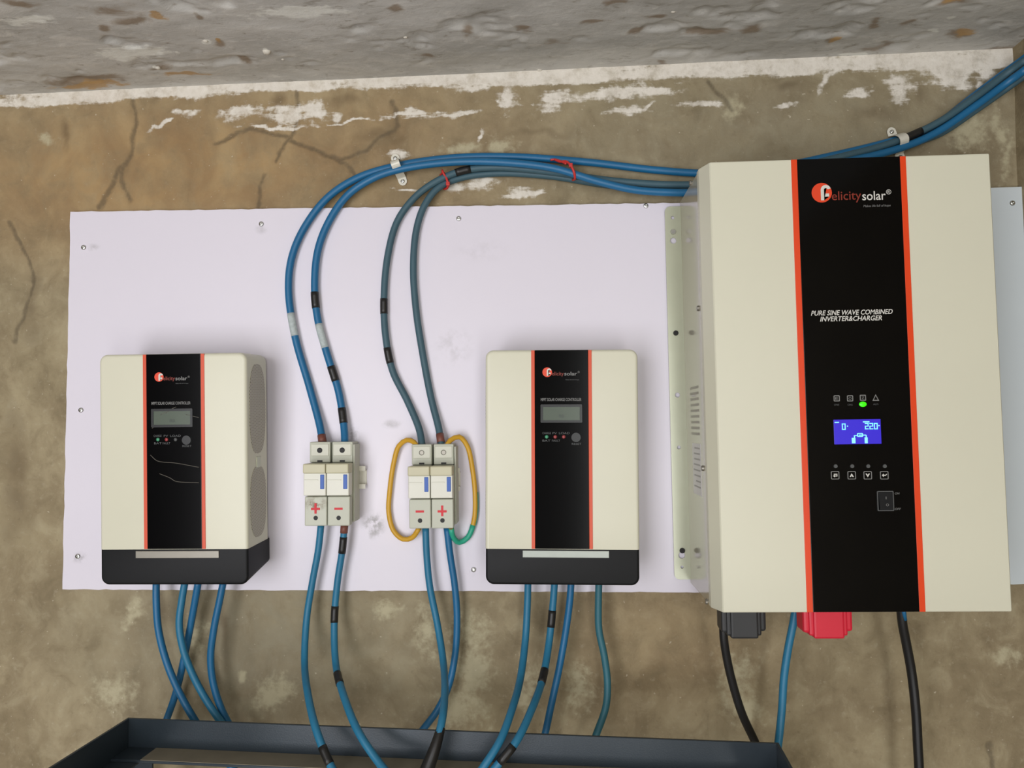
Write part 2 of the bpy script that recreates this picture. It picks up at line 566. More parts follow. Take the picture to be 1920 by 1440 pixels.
M['floor'] = mat('cement_floor', rgb(186, 180, 168), 0.8, mottle=0.12, scale=5, bump=0.3, bscale=60)
M['room'] = mat('dim_cement_wall', rgb(96, 88, 74), 0.85, mottle=0.15, scale=4)


def vent_material(name, base, dark, pitch):
    """fine perforated dots, too small to model hole by hole"""
    m, nt, b = new_mat(name)
    g = G(nt)
    tc = nt.nodes.new('ShaderNodeTexCoord').outputs['Object']
    sx = nt.nodes.new('ShaderNodeSeparateXYZ')
    nt.links.new(tc, sx.inputs[0])
    a = g.math('SINE', g.math('MULTIPLY', sx.outputs[1], 2 * math.pi / pitch))
    c = g.math('SINE', g.math('MULTIPLY', sx.outputs[2], 2 * math.pi / pitch))
    f = g.ramp(g.math('MULTIPLY', a, c), 0.05, 0.35)
    nt.links.new(g.mix(f, base, dark), b.inputs['Base Color'])
    b.inputs['Roughness'].default_value = 0.4
    return m


M['label_ink'] = mat('label_ink', rgb(168, 166, 160), 0.5)
M['screw_rim'] = mat('greyish_screw_rim', rgb(120, 118, 104), 0.5)
M['film'] = mat('film_crease_glint_grey', rgb(92, 88, 80), 0.3)  # grey painted in for glints along the protective film's creases
M['terminal_face'] = mat('pale_terminal_face', rgb(200, 200, 184), 0.4)
M['side_slot'] = mat('shallow_side_slot', rgb(150, 146, 130), 0.4)
M['vent'] = vent_material('perforated_vent', rgb(186, 180, 160), rgb(120, 114, 100), 0.0052)


# ------------------------------------------------------------------ numpy fields for plaster and slab
def vnoise(x, y, seed=0):
    xi, yi = np.floor(x).astype(np.int64), np.floor(y).astype(np.int64)
    fx, fy = x - xi, y - yi
    fx, fy = fx * fx * (3 - 2 * fx), fy * fy * (3 - 2 * fy)
    def h(a, b):
        v = np.sin(a * 127.1 + b * 311.7 + seed * 74.7) * 43758.5453
        return v - np.floor(v)
    return (h(xi, yi) * (1 - fx) + h(xi + 1, yi) * fx) * (1 - fy) + (h(xi, yi + 1) * (1 - fx) + h(xi + 1, yi + 1) * fx) * fy


def fbm(x, y, f, o=4, seed=0):
    s, a, t = 0, 1.0, 0
    for k in range(o):
        s = s + a * vnoise(x * f, y * f, seed + k)
        t += a
        a *= 0.5
        f *= 2.03
    return s / t


S = 1.2 / F_PX      # metres per pixel on the wall


def ell(X, Z, cx, cz, rx, rz, ang=0.0):
    c, s = math.cos(ang), math.sin(ang)
    dx, dz = X - cx, Z - cz
    u, v = (dx * c + dz * s) / rx, (-dx * s + dz * c) / rz
    return np.clip(1.15 - np.sqrt(u * u + v * v) * 0.65, 0, 1)


def polyline_dist(X, Z, pts):
    d = np.full(X.shape, 9.0)
    for (a, b) in zip(pts, pts[1:]):
        ax, az, bx, bz = a[0], a[1], b[0], b[1]
        vx, vz = bx - ax, bz - az
        t = np.clip(((X - ax) * vx + (Z - az) * vz) / (vx * vx + vz * vz + 1e-9), 0, 1)
        d = np.minimum(d, np.hypot(X - ax - t * vx, Z - az - t * vz))
    return d


def w2(px, py):
    p = at(px, py, 0)
    return p.x, p.z


# ceiling line: slab meets the wall along this slightly sloping line
c_l, c_r = at(0, 178), at(1480, 110)
C_SL = (c_r.z - c_l.z) / (c_r.x - c_l.x)
def ceil_z(x): return c_l.z + (x - c_l.x) * C_SL

RIGHT_X = at(1906, 270).x
LEFT_X, FRONT_Y = -2.3, -2.9


def grid_mesh(name, us, vs, fn, attrs, m, flip=False):
    U, V = np.meshgrid(us, vs)
    co = fn(U, V)
    nu, nv = len(us), len(vs)
    me = bpy.data.meshes.new(name)
    idx = np.arange(nu * nv).reshape(nv, nu)
    q = np.stack([idx[:-1, :-1], idx[:-1, 1:], idx[1:, 1:], idx[1:, :-1]], -1).reshape(-1, 4)
    if flip: q = q[:, ::-1]
    me.vertices.add(nu * nv)
    me.vertices.foreach_set('co', co.reshape(-1).astype(np.float32))
    me.loops.add(q.size)
    me.loops.foreach_set('vertex_index', q.reshape(-1).astype(np.int32))
    me.polygons.add(len(q))
    me.polygons.foreach_set('loop_start', np.arange(0, q.size, 4, dtype=np.int32))
    me.polygons.foreach_set('use_smooth', np.ones(len(q), dtype=bool))
    me.update(calc_edges=True)
    for an, chans in attrs(U, V).items():
        a = me.color_attributes.new(an, 'FLOAT_COLOR', 'POINT')
        arr = np.ones((nu * nv, 4), np.float32)
        for k, cch in enumerate(chans): arr[:, k] = cch.reshape(-1)
        a.data.foreach_set('color', arr.reshape(-1))
    return link(name, me, m)


CRACKS = [[(243, 165), (250, 200), (251, 255), (243, 300), (225, 325), (190, 392)], [(243, 300), (228, 340), (242, 378)],
          [(545, 155), (556, 200), (550, 240), (532, 270), (515, 300)], [(545, 262), (600, 285), (632, 298), (665, 330)],
          [(632, 298), (690, 285), (712, 262), (738, 245), (735, 190)], [(497, 325), (480, 388)], [(405, 270), (470, 245), (545, 255)],
          [(1332, 152), (1350, 182), (1372, 204)], 
          [(20, 420), (60, 520), (30, 640)], [(1850, 1395), (1862, 1440)]]
CRW = [[(p.x, p.z) for p in catmull([at(*q) for q in c], 0.012)] for c in CRACKS]
BAND = [(0, 178, 203), (120, 172, 198), (250, 163, 188), (380, 160, 184), (480, 155, 172), (600, 150, 172), (700, 148, 168), (800, 144, 162),
        (960, 142, 160), (1100, 132, 158), (1200, 125, 150), (1300, 118, 146), (1400, 112, 145), (1500, 108, 143), (1600, 106, 136),
        (1700, 106, 132), (1800, 104, 142), (1915, 95, 120)]
PAINT = [(360, 218, 26, 9, 20), (452, 212, 46, 17, 8), (540, 212, 44, 22, 0), (585, 208, 26, 26, 0), (630, 215, 9, 12, 0), (768, 216, 62, 7, 2),
         (765, 208, 16, 7, 0), (860, 212, 50, 5, 5), (945, 178, 22, 28, 0), (900, 160, 60, 9, 0), (1040, 188, 34, 22, 0), (1150, 178, 100, 13, 8), (1230, 172, 40, 12, 0),
         (1182, 207, 34, 8, 6), (1218, 200, 12, 3, 30), (1305, 199, 48, 8, 0), (1480, 195, 22, 6, 10), (1605, 178, 24, 9, 0), (1560, 152, 34, 6, 45),
         (1695, 158, 30, 24, 0), (1690, 178, 20, 16, 0), (1775, 138, 44, 26, 0), (1800, 152, 22, 16, 0), (1850, 130, 26, 20, 0), (1840, 155, 10, 10, 0), (300, 235, 24, 4, 20), (330, 218, 14, 8, 0), (520, 238, 70, 4, 0),
         (650, 232, 60, 3, 6), (748, 290, 20, 13, 0), (856, 352, 26, 12, 0), (905, 345, 30, 10, 0), (985, 362, 40, 9, 0), (895, 250, 6, 16, -20), (760, 357, 26, 3, 0)]
PALE = [(515, 1300, 44, 40, 0), (455, 1268, 10, 12, 0), (885, 1185, 44, 40, 0), (880, 1255, 52, 60, 0), (800, 1190, 30, 60, 0), (860, 1330, 74, 50, 0), (980, 1300, 26, 60, 0), (1085, 1290, 36, 54, 0),
        (1385, 1270, 40, 60, 0), (1390, 1330, 50, 40, 0), (360, 1190, 30, 40, 0), (220, 1300, 50, 40, 0), (250, 1150, 20, 30, 0), (1890, 1230, 30, 24, 0), (90, 260, 20, 16, 0), (1820, 250, 50, 50, 0), (1870, 240, 16, 60, 0),
        (720, 1140, 30, 22, 0), (870, 280, 50, 20, 0), (940, 270, 40, 24, 0), (1375, 200, 26, 30, 0), (1890, 300, 14, 50, 0)]
DIRT = [(125, 250, 16, 40, 0), (285, 190, 10, 34, 0), (520, 190, 16, 22, 0), (650, 190, 60, 14, 0), (1480, 160, 40, 10, 0), (30, 900, 40, 160, 0), (60, 560, 30, 90, 0),
        (1000, 250, 70, 12, 0), (1640, 215, 70, 20, 0), (1730, 175, 16, 30, 0), (1860, 110, 40, 8, 0), (720, 260, 60, 20, 0), (640, 350, 60, 40, 0), (300, 1140, 26, 40, 0), (420, 1180, 14, 60, 0)]


def wall_fields(U, V):
    wx = U + (fbm(U, V, 26, 3, 5) - 0.5) * 0.030
    wz = V + (fbm(U, V, 26, 3, 9) - 0.5) * 0.024
    paint = np.zeros(U.shape)
    bx = [at(x, y0).x for x, y0, y1 in BAND]
    lo = np.interp(U, bx, [at(x, y1).z for x, y0, y1 in BAND])
    paint = np.clip((wz * 0.35 + V * 0.65 - lo) / 0.006 * 0.5 + 0.5, 0, 1) * (0.58 + 0.72 * fbm(U, V, 12, 3, 3))
    for (x, y, rx, ry, a) in PAINT:
        cx, cz = w2(x, y)
        paint = np.maximum(paint, ell(wx, wz, cx, cz, rx * S, ry * S, math.radians(a)) * 0.95)
    pale = np.zeros(U.shape)
    for (x, y, rx, ry, a) in PALE:
        cx, cz = w2(x, y)
        pale = np.maximum(pale, ell(wx, wz, cx, cz, rx * S, ry * S) * 0.75)
    dirt_dark = np.zeros(U.shape)
    for (x, y, rx, ry, a) in DIRT:
        cx, cz = w2(x, y)
        dirt_dark = np.maximum(dirt_dark, ell(wx, wz, cx, cz, rx * S, ry * S) * 0.75)
    dirt_dark = np.maximum(dirt_dark, np.clip((U - RIGHT_X + 0.004) / 0.006, 0, 1) * 0.8)  # darker strip along the right corner
    crack = np.zeros(U.shape)
    for i, c in enumerate(CRW):
        d = polyline_dist(wx * 0.6 + U * 0.4, wz * 0.6 + V * 0.4, c)
        crack = np.maximum(crack, np.clip(1.0 - d / (0.0095 if i not in (0, 2) else 0.0105), 0, 1))
    cx, cz = w2(300, 320)
    ochre = np.clip(1.3 - np.hypot((U - cx) / 0.55, (V - cz) / 0.16), 0, 1)
    cx2, cz2 = w2(700, 250)
    ochre = np.maximum(ochre, 0.6 * np.clip(1.3 - np.hypot((U - cx2) / 0.30, (V - cz2) / 0.12), 0, 1))
    cx3, cz3 = w2(1250, 1200)
    ochre = np.maximum(ochre, 0.35 * np.clip(1.3 - np.hypot((U - cx3) / 0.16, (V - cz3) / 0.12), 0, 1))
    cx4, cz4 = w2(1500, 250)
    grey = np.clip(1.2 - np.hypot((U - cx4) / 0.6, (V - cz4) / 0.15), 0, 1) * 0.5
    cx5, cz5 = w2(500, 1200)
    grey = np.maximum(grey, np.clip(1.2 - np.hypot((U - cx5) / 0.35, (V - cz5) / 0.2), 0, 1) * 0.7)
    return dict(wear_a=(paint, pale, ochre), wear_b=(crack, dirt_dark, grey))


def wall_shape(U, V):
    relief = (fbm(U, V, 6, 3, 1) - 0.5) * 0.003 + (fbm(U, V, 45, 3, 2) - 0.5) * 0.0016
    for i, c in enumerate(CRW):
        d = polyline_dist(U, V, c)
        relief -= np.clip(1 - d / 0.005, 0, 1) * 0.0018
    return np.stack([U, -relief, V], -1)


# ------------------------------------------------------------------ structure
us = np.concatenate([np.linspace(LEFT_X, -1.05, 20)[:-1], np.arange(-1.05, RIGHT_X, 0.0032), [RIGHT_X, RIGHT_X + 0.03]])
vs = np.concatenate([np.linspace(0, 0.95, 16)[:-1], np.arange(0.95, 2.22, 0.0032)])
wall = grid_mesh('wall_back', us, vs, wall_shape, wall_fields, M['plaster'])
tag(wall, 'bare olive brown cement plaster wall with white paint smears and cracks', kind='structure')

CBROWN = [(200, 18, 60, 14), (250, 35, 50, 10), (35, 5, 40, 8), (410, 80, 14, 10), (735, 15, 26, 10), (870, 55, 24, 12), (800, 105, 18, 8), (1120, 40, 40, 7), (1190, 55, 24, 10), (1310, 62, 50, 9),
          (1340, 62, 40, 10), (1415, 55, 26, 12), (1560, 76, 20, 10), (1635, 42, 14, 8), (1790, 5, 30, 6), (1800, 62, 26, 14), (1245, 115, 16, 6), (1640, 90, 40, 6), (160, 152, 110, 12),
          (300, 128, 30, 8), (460, 118, 20, 8), (1040, 78, 30, 10), (980, 55, 14, 8), (1880, 95, 50, 14), (1700, 40, 20, 6), (200, 55, 16, 10), (370, 30, 10, 10), (1225, 32, 24, 5), (1160, 5, 30, 5)]
COCHRE = [(305, 32, 16, 8), (170, 160, 90, 6), (350, 140, 60, 5), (1565, 74, 14, 8), (1812, 60, 18, 8), (405, 75, 8, 6), (1790, 4, 20, 5)]
CPALE = [(500, 97, 9, 6), (385, 76, 8, 5), (1010, 132, 10, 6), (295, 128, 6, 5), (1780, 35, 12, 4), (1750, 62, 16, 4), (60, 40, 60, 12), (560, 25, 120, 14), (250, 100, 80, 14), (1600, 105, 60, 4)]


def on_ceiling(px, py):
    d = ray(px, py)
    # z = c_l.z + (x - c_l.x) * C_SL
    t = (c_l.z + (CAM.x - c_l.x) * C_SL - CAM.z) / (d.z - d.x * C_SL)
    return CAM + d * t


def ceil_fields(U, V):
    wx = U + (fbm(U, V, 24, 3, 15) - 0.5) * 0.03
    wy = V + (fbm(U, V, 24, 3, 19) - 0.5) * 0.03
    out = []
    for lst in (CBROWN, COCHRE, CPALE):
        f = np.zeros(U.shape)
        for (x, y, rx, ry) in lst:
            c = on_ceiling(x, y)
            dd = -c.y
            k = (1.2 - dd) / F_PX
            up = on_ceiling(x, max(y - ry, y - 40))
            ryw = max(0.005, abs(up.y - c.y))
            f = np.maximum(f, ell(wx, wy, c.x, c.y, rx * k, ryw) * 0.85)
        out.append(f)
    return dict(wear_a=tuple(out))


def ceil_shape(U, V):
    rel = (fbm(U, V, 7, 3, 31) - 0.5) * 0.006 + (fbm(U, V * 1.5, 30, 4, 32) - 0.5) * 0.0022
    pits = np.clip(fbm(U, V * 1.6, 16, 3, 40) - 0.62, 0, 1) * 0.035
    edge = np.clip(-V / 0.03, 0, 1)
    z = c_l.z + (U - c_l.x) * C_SL - rel * edge + pits * edge
    return np.stack([U, V, z], -1)


us2 = np.concatenate([np.linspace(LEFT_X, -1.05, 20)[:-1], np.arange(-1.05, RIGHT_X + 0.03, 0.0035)])
vs2 = np.concatenate([np.linspace(FRONT_Y, -0.5, 20)[:-1], np.arange(-0.5, 0.012, 0.0035)])
ceiling = grid_mesh('ceiling', us2, vs2, ceil_shape, ceil_fields, M['slab'], flip=True)
tag(ceiling, 'rough grey concrete ceiling slab with brown stains', kind='structure')
bm = bmesh.new()
for (x, y, r) in ((500, 97, 8), (385, 77, 5), (296, 128, 5), (530, 112, 3), (1012, 132, 5), (690, 148, 4), (1262, 22, 5), (760, 70, 4), (810, 38, 3)):
    p = on_ceiling(x, y)
    rr = r * (1.2 + p.y) / F_PX
    s = bmesh.ops.create_icosphere(bm, subdivisions=2, radius=rr)
    for v in s['verts']:
        v.co = Vector((v.co.x * 1.1, v.co.y * 0.9, v.co.z * 0.8)) * (1 + random.uniform(-.12, .12)) + p + Vector((0, 0, 0.001))
    nub = finish(bm, 'mortar_nub', mat('pale_mortar', rgb(206, 200, 188), 0.6) if 'pale_mortar' not in bpy.data.materials else bpy.data.materials['pale_mortar'], ceiling, True)
    bm = bmesh.new()
bm.free()

wr = grid_mesh('wall_right', np.linspace(FRONT_Y, 0.02, 300), np.linspace(0, 2.25, 120),
               lambda U, V: np.stack([RIGHT_X + (fbm(U, V, 8, 3, 51) - 0.5) * 0.004, U, V], -1),
               lambda U, V: dict(wear_a=(U * 0, fbm(U, V, 9, 3, 60) * 0.4, U * 0), wear_b=(U * 0, 0.25 + U * 0, U * 0)), M['plaster'])
tag(wr, 'dark plaster side wall at the right corner', kind='structure')
wl = box('wall_left', M['room'], None, LEFT_X - 0.1, LEFT_X, FRONT_Y, 0.0, 0, 2.22)
tag(wl, 'plain cement side wall left of the room', kind='structure')
fl = box('floor', M['floor'], None, LEFT_X, RIGHT_X, FRONT_Y, 0.0, -0.08, 0.0)
tag(fl, 'plain grey cement floor', kind='structure')
bm = bmesh.new()
for (x0, x1, z0, z1) in ((LEFT_X, -1.62, 0, 2.2), (-0.48, 0.27, 0, 2.2), (-1.62, -0.48, 0, 0.12), (0.27, RIGHT_X, 0, 0.12)):  # added pier between the openings keeps light out of the black panels' reflection
    add_box(bm, x0, x1, FRONT_Y - 0.1, FRONT_Y, z0, z1)
wf_ = finish(bm, 'wall_front', M['room'])
tag(wf_, 'unseen cement wall behind the viewer, its two openings added for daylight', kind='structure')

# ------------------------------------------------------------------ mounting boards
BOARD_Y = -0.010
SCREW = screw_mesh()


def board(name, corners, label, m, screws, thick):
    """corners px: tl, tr, br, bl on the board's front plane; slightly ragged sawn edges"""
    P = [at(x, y, -thick) for x, y in corners]
    base = (P[2] + P[3]) / 2
    root = empty(name, (base.x, 0, base.z))
    inv = root_matrix(root).inverted()
    L = [inv @ p for p in P]
    out = []
    for a, b in ((L[3], L[2]), (L[2], L[1]), (L[1], L[0]), (L[0], L[3])):
        n = max(4, int((b - a).length / 0.012))
        d = (b - a).normalized()
        nn = Vector((d.z, 0, -d.x))
        for k in range(n):
            q = a + (b - a) * (k / n) + (nn * random.uniform(-0.0007, 0.0007) if k else nn * 0)
            out.append((q.x, q.z))
    bm = bmesh.new()
    prism(bm, out, -thick, -0.0015)
    finish(bm, 'panel', m, root)
    for (x, y) in screws:
        q = inv @ at(x, y, -thick)
        s = link('screw', SCREW, M['steel'], root)
        s.location = q
    tag(root, label, 'board', 'mounting boards on the wall')
    return root


bb = at(720, 1108, BOARD_Y)
def smudge(px, py, rx, ry, s):
    p = at(px, py, BOARD_Y)
    return (p.x - bb_x, p.z - bb_z, rx * S, ry * S, s)
_c = [(132, 397), (1372, 379), (1390, 1111), (117, 1105)]
_b = (at(*_c[2], BOARD_Y) + at(*_c[3], BOARD_Y)) / 2
bb_x, bb_z = _b.x, _b.z
M['board'] = board_material('white_laminate_board', rgb(226, 221, 232),
    [smudge(700, 985, 30, 34, 0.9), smudge(735, 795, 26, 12, 0.4), smudge(662, 820, 20, 30, 0.7), smudge(850, 650, 50, 50, 0.22), smudge(490, 430, 16, 12, 0.3), smudge(150, 1046, 22, 14, 0.5), smudge(175, 464, 20, 10, 0.3), smudge(900, 470, 70, 30, 0.10), smudge(880, 1075, 14, 10, 0.4)])
M['board_shaded'] = board_material('shaded_laminate_board', rgb(206, 214, 218), [])  # shade beside the inverter put into this board's greyer colour
board('mounting_board', _c, 'long white laminate mounting board behind the two small controllers and fuse holders', M['board'],
      [(157, 464), (490, 420), (860, 410), (1211, 386), (152, 769), (146, 1043), (888, 1068)], -BOARD_Y)
board('mounting_board', [(1400, 366), (1917, 350), (1946, 1094), (1400, 1108)], 'pale grey mounting board showing to the right of the large inverter', M['board_shaded'],
      [(1898, 381)], -BOARD_Y)


# ------------------------------------------------------------------ things placed on a front plane
def device_root(name, corners, yf, yback, lean=0.0):
    """root Empty on the board at the base of a wall-hung thing; lean = its top tipping out from the wall"""
    zb = at((corners[2][0] + corners[3][0]) / 2, (corners[2][1] + corners[3][1]) / 2, yf).z
    tl = math.tan(lean)
    def hit(px, py, y):
        d = ray(px, py)
        t = (y - CAM.y - tl * (CAM.z - zb)) / (d.y + tl * d.z)
        return CAM + d * t
    TL, TR, BR, BL = [hit(x, y, yf) for x, y in corners]
    a1, a2 = math.atan2(TR.z - TL.z, TR.x - TL.x), math.atan2(BR.z - BL.z, BR.x - BL.x)
    b1, b2 = math.atan2(TL.x - BL.x, TL.z - BL.z), math.atan2(TR.x - BR.x, TR.z - BR.z)
    tilt = (a1 + a2 - b1 - b2) / 4
    W = ((TR - TL).length + (BR - BL).length) / 2
    H = ((TL - BL).length + (TR - BR).length) / 2
    cen = (TL + TR + BL + BR) / 4
    up = Vector((-math.sin(tilt), -math.sin(lean), math.cos(lean)))
    base = cen - up * H / 2
    root = empty(name, (base.x, yback, base.z), roty=-tilt)
    root.rotation_euler = (Matrix.Rotation(-tilt, 3, 'Y') @ Matrix.Rotation(lean, 3, 'X')).to_euler()
    fw = root.rotation_euler.to_matrix() @ Vector((0, -1, 0))
    root.location = base - fw * ((base.y - yback) / fw.y)
    inv = root_matrix(root).inverted()
    def loc(px, py, y=yf):
        return inv @ hit(px, py, y)
    return root, W, H, loc


# ---- small charge controllers
def logo(parent, loc, yl, pts, mats, detail):
    """pts: disc centre px, disc radius px, text left/right px, baseline px"""
    (dx, dy, dr), (ex0, ex1, sx0, sx1, by), (t0, t1, ty) = pts
    c = loc(dx, dy)
    r = abs(loc(dx + dr, dy).x - c.x)
    bm = bmesh.new()
    add_cyl(bm, (c.x, yl, c.z), (0, -1, 0), r, r, 0.0003, 32)
    finish(bm, 'logo_disc', mats[0], parent)
    # white letter f, bold, hooked, right of the middle of the disc
    def arc(cx, cz, rr, a0, a1, n=10): return [(cx + rr * math.cos(math.radians(a0 + (a1 - a0) * k / n)), cz + rr * math.sin(math.radians(a0 + (a1 - a0) * k / n))) for k in range(n + 1)]
    hx, hz, ro, ri = c.x + 0.40 * r, c.z + 0.28 * r, 0.50 * r, 0.18 * r
    f = arc(hx, hz, ro, 15, 180) + [(hx - ro, c.z - 0.78 * r), (hx - ri, c.z - 0.78 * r), (hx - ri, c.z - 0.42 * r), (hx + 0.32 * r, c.z - 0.42 * r), (hx + 0.32 * r, c.z - 0.10 * r), (hx - ri, c.z - 0.10 * r)] + arc(hx, hz, ri, 180, 15)
    bm = bmesh.new()
    prism(bm, f, yl - 0.0005, yl - 0.0002)
    bmesh.ops.triangulate(bm, faces=bm.faces[:])
    finish(bm, 'logo_letter', M['white_print'], parent)
    a, b = loc(ex0, by), loc(ex1, by)
    hgt = (b.x - a.x) * 0.33
    lettering('elicity', mats[1], parent, a.x, yl - 0.0004, a.z, hgt * 1.35, b.x - a.x, bold=0.00006)
    a, b = loc(sx0, by), loc(sx1, by)
    lettering('solar', mats[2], parent, a.x, yl - 0.0004, a.z, hgt * 1.35, (b.x - a.x), bold=0.00012)
    e = loc(sx1 + 1, by)
    lettering('®', mats[2], parent, e.x, yl - 0.0004, e.z + hgt * 0.62, hgt * 0.72, None)
    a, b = loc(t0, ty), loc(t1, ty)
    lettering('Makes life full of hope', mats[3], parent, a.x, yl - 0.0004, a.z, (b.x - a.x) * 0.12, b.x - a.x, shear=0.2)


def controller(corners, p, label, dull, lean=0.0):
    YF = -0.100 if lean else -0.104
    root, W, H, loc = device_root('charge_controller', corners, YF, BOARD_Y - 0.002 * (lean > 0), lean)
    yf = loc(p['mid'], 900).y    # local front plane (negative)
    w = W / 2
    zb = loc(p['mid'], p['base_y']).z        # joint between cream cover and black base
    slab('cover', M['cream'], root, -w, w, zb, H, (0.0006, 0.0006, 0.012, 0.012), yf, -0.010, 0.005, (1, 1, 0, 1))
    bm = bmesh.new()
    prism(bm, rrect(-w * 0.97, w * 0.97, 0.026, H - 0.006, 0.008), -0.0105, -0.0006)
    finish(bm, 'back_plate', M['dull_steel'], root)
    slab('terminal_cover', M['matt_black'], root, -w + 0.0005, w - 0.0005, 0, zb - 0.0003, (0.012, 0.012, 0.0006, 0.0006), yf + 0.0004, -0.0012, 0.004, (1, 1, 1, 0), back_lift=0.012)
    if lean:
        gap = math.sin(lean) * H * 0.93
        box('hanger_bracket', M['dull_steel'], root, -w * 0.5, w * 0.5, -0.001, gap - 0.002, H * 0.90, H * 0.93)
    # film-crease glints and trims below
    def xq(px): return loc(px, p['y_mid']).x
    x0, x1 = xq(p['panel'][0]), xq(p['panel'][1])
    tw = xq(p['panel'][0]) - xq(p['panel'][0] - 6.5)
    panel = box('centre_panel', M['gloss_black'], root, x0, x1, yf - 0.0012, yf + 0.004, zb + 0.0006, H - 0.0007, 0.0006)
    box('trim_strip', M['orange_red'], root, x0 - tw, x0, yf - 0.0010, yf + 0.004, zb + 0.0006, H - 0.0009, 0.0004)
    box('trim_strip', M['orange_red'], root, x1, x1 + tw, yf - 0.0010, yf + 0.004, zb + 0.0006, H - 0.0009, 0.0004)
    # metal label strip on the joint
    a, b = loc(*p['strip'][0]), loc(*p['strip'][1])
    box('label_strip', M['dull_steel'] if dull else M['silver_label'], root, a.x, b.x, yf - 0.0016, yf + 0.003, b.z, a.z, 0.0006)
    yp = yf - 0.0012
    logo(panel, lambda px, py: loc(px, py), yp, p['logo'], (M['logo_orange'], M['red_print'], M['grey_print'], M['dim_print']), False)
    a, b = loc(*p['title'][0]), loc(*p['title'][1])
    lettering('MPPT SOLAR CHARGE CONTROLLER', M['grey_print'], panel, a.x, yp - 0.0002, a.z, 0.0062, b.x - a.x, bold=0.00008)
    # display
    (lx0, ly0), (lx1, ly1) = p['lcd']
    a, b = loc(lx0, ly0), loc(lx1, ly1)
    fr = 0.0035
    outer = rrect(a.x - fr, b.x + fr, b.z - fr, a.z + fr, 0.001, 2)
    inner = rrect(a.x, b.x, b.z, a.z, 0.0005, 2)
    plate('display_frame', M['lcd_frame'], panel, [outer, inner], yp - 0.0012, 0.0013)
    box('display', M['lcd_green'], panel, a.x, b.x, yp - 0.0005, yp + 0.001, b.z, a.z)
    cx = (a.x + b.x) / 2
    lettering('88', M['lcd_dark'], panel, cx - 0.004, yp - 0.0006, b.z + 0.004, 0.0065, 0.008)
    # lamps and button
    for k, px in enumerate(p['leds']):
        c = loc(px, p['led_y'])
        bm = bmesh.new()
        s = bmesh.ops.create_uvsphere(bm, u_segments=12, v_segments=6, radius=0.0027)
        for v in s['verts']: v.co = Vector((v.co.x, v.co.y * 0.5, v.co.z)) + Vector((c.x, yp - 0.0002, c.z))
        lm = M['led_off_green'] if k == 0 else M['led_off_red']
        finish(bm, 'indicator_lamp', M['dim_print'] if (dull and k == 2) else lm, panel, True)
    for (tx0, tx1, ty, body) in p['captions']:
        a, b = loc(tx0, ty), loc(tx1, ty)
        lettering(body, M['dim_print'], panel, a.x, yp - 0.0002, a.z, 0.0042, b.x - a.x)
    c = loc(*p['button'])
    bm = bmesh.new()
    add_cyl(bm, (c.x, yp, c.z), (0, -1, 0), 0.0072, 0.0068, 0.0016, 24)
    bt = finish(bm, 'push_button', M['lcd_frame'], panel)
    if dull:
        for cr in ([(312, 775), (320, 768), (331, 763)], [(302, 778), (309, 774), (318, 771)], [(349, 777), (358, 779), (374, 783)], [(286, 803), (291, 799), (297, 797)],
                   [(283, 853), (296, 864), (330, 868), (374, 876)], [(300, 888), (320, 896), (330, 902), (374, 905)]):
            q = [loc(*a) for a in cr]
            tube('film_crease_glint', M['film'], panel, catmull([Vector((a.x, yp - 0.0002, a.z)) for a in q], 0.003), 0.0005, 6)  # thin grey tubes draw the glints on the film
    # side vents
    for s in (-1, 1):
        for (v0, v1) in ((0.30, 0.50), ):
            pass
        side_y0, side_y1 = yf + 0.010, -0.016
        for (f0, f1) in ((0.555, 0.955), (0.185, 0.50)):
            z0, z1 = H * f0, H * f1
            cy, ry, cz, rz = (side_y0 + side_y1) / 2, (side_y1 - side_y0) / 2, (z0 + z1) / 2, (z1 - z0) / 2
            bm = bmesh.new()
            n = 28
            ring0, ring1 = [], []
            for k in range(n):
                a = 2 * math.pi * k / n
                ca, sa = math.cos(a), math.sin(a)
                yy = cy + ry * math.copysign(abs(ca) ** 0.75, ca)
                zz = cz + rz * math.copysign(abs(sa) ** 0.75, sa)
                ring0.append(bm.verts.new((s * (w - 0.002), yy, zz)))
                ring1.append(bm.verts.new((s * (w + 0.0006), yy, zz)))
            for k in range(n): bm.faces.new((ring0[k], ring0[(k + 1) % n], ring1[(k + 1) % n], ring1[k]))
            bm.faces.new(ring1)
            bm.faces.new(ring0[::-1])
            finish(bm, 'side_vent', M['vent'], root)
        xa, xb = sorted((s * (w - 0.003), s * (w + 0.0012)))
        box('side_latch', M['flange'], root, xa, xb, cy - 0.006, cy + 0.010, H * 0.545 - 0.018, H * 0.545 - 0.001, 0.0008)
    tag(root, label, 'charge controller', 'small solar charge controllers')
    return root, loc


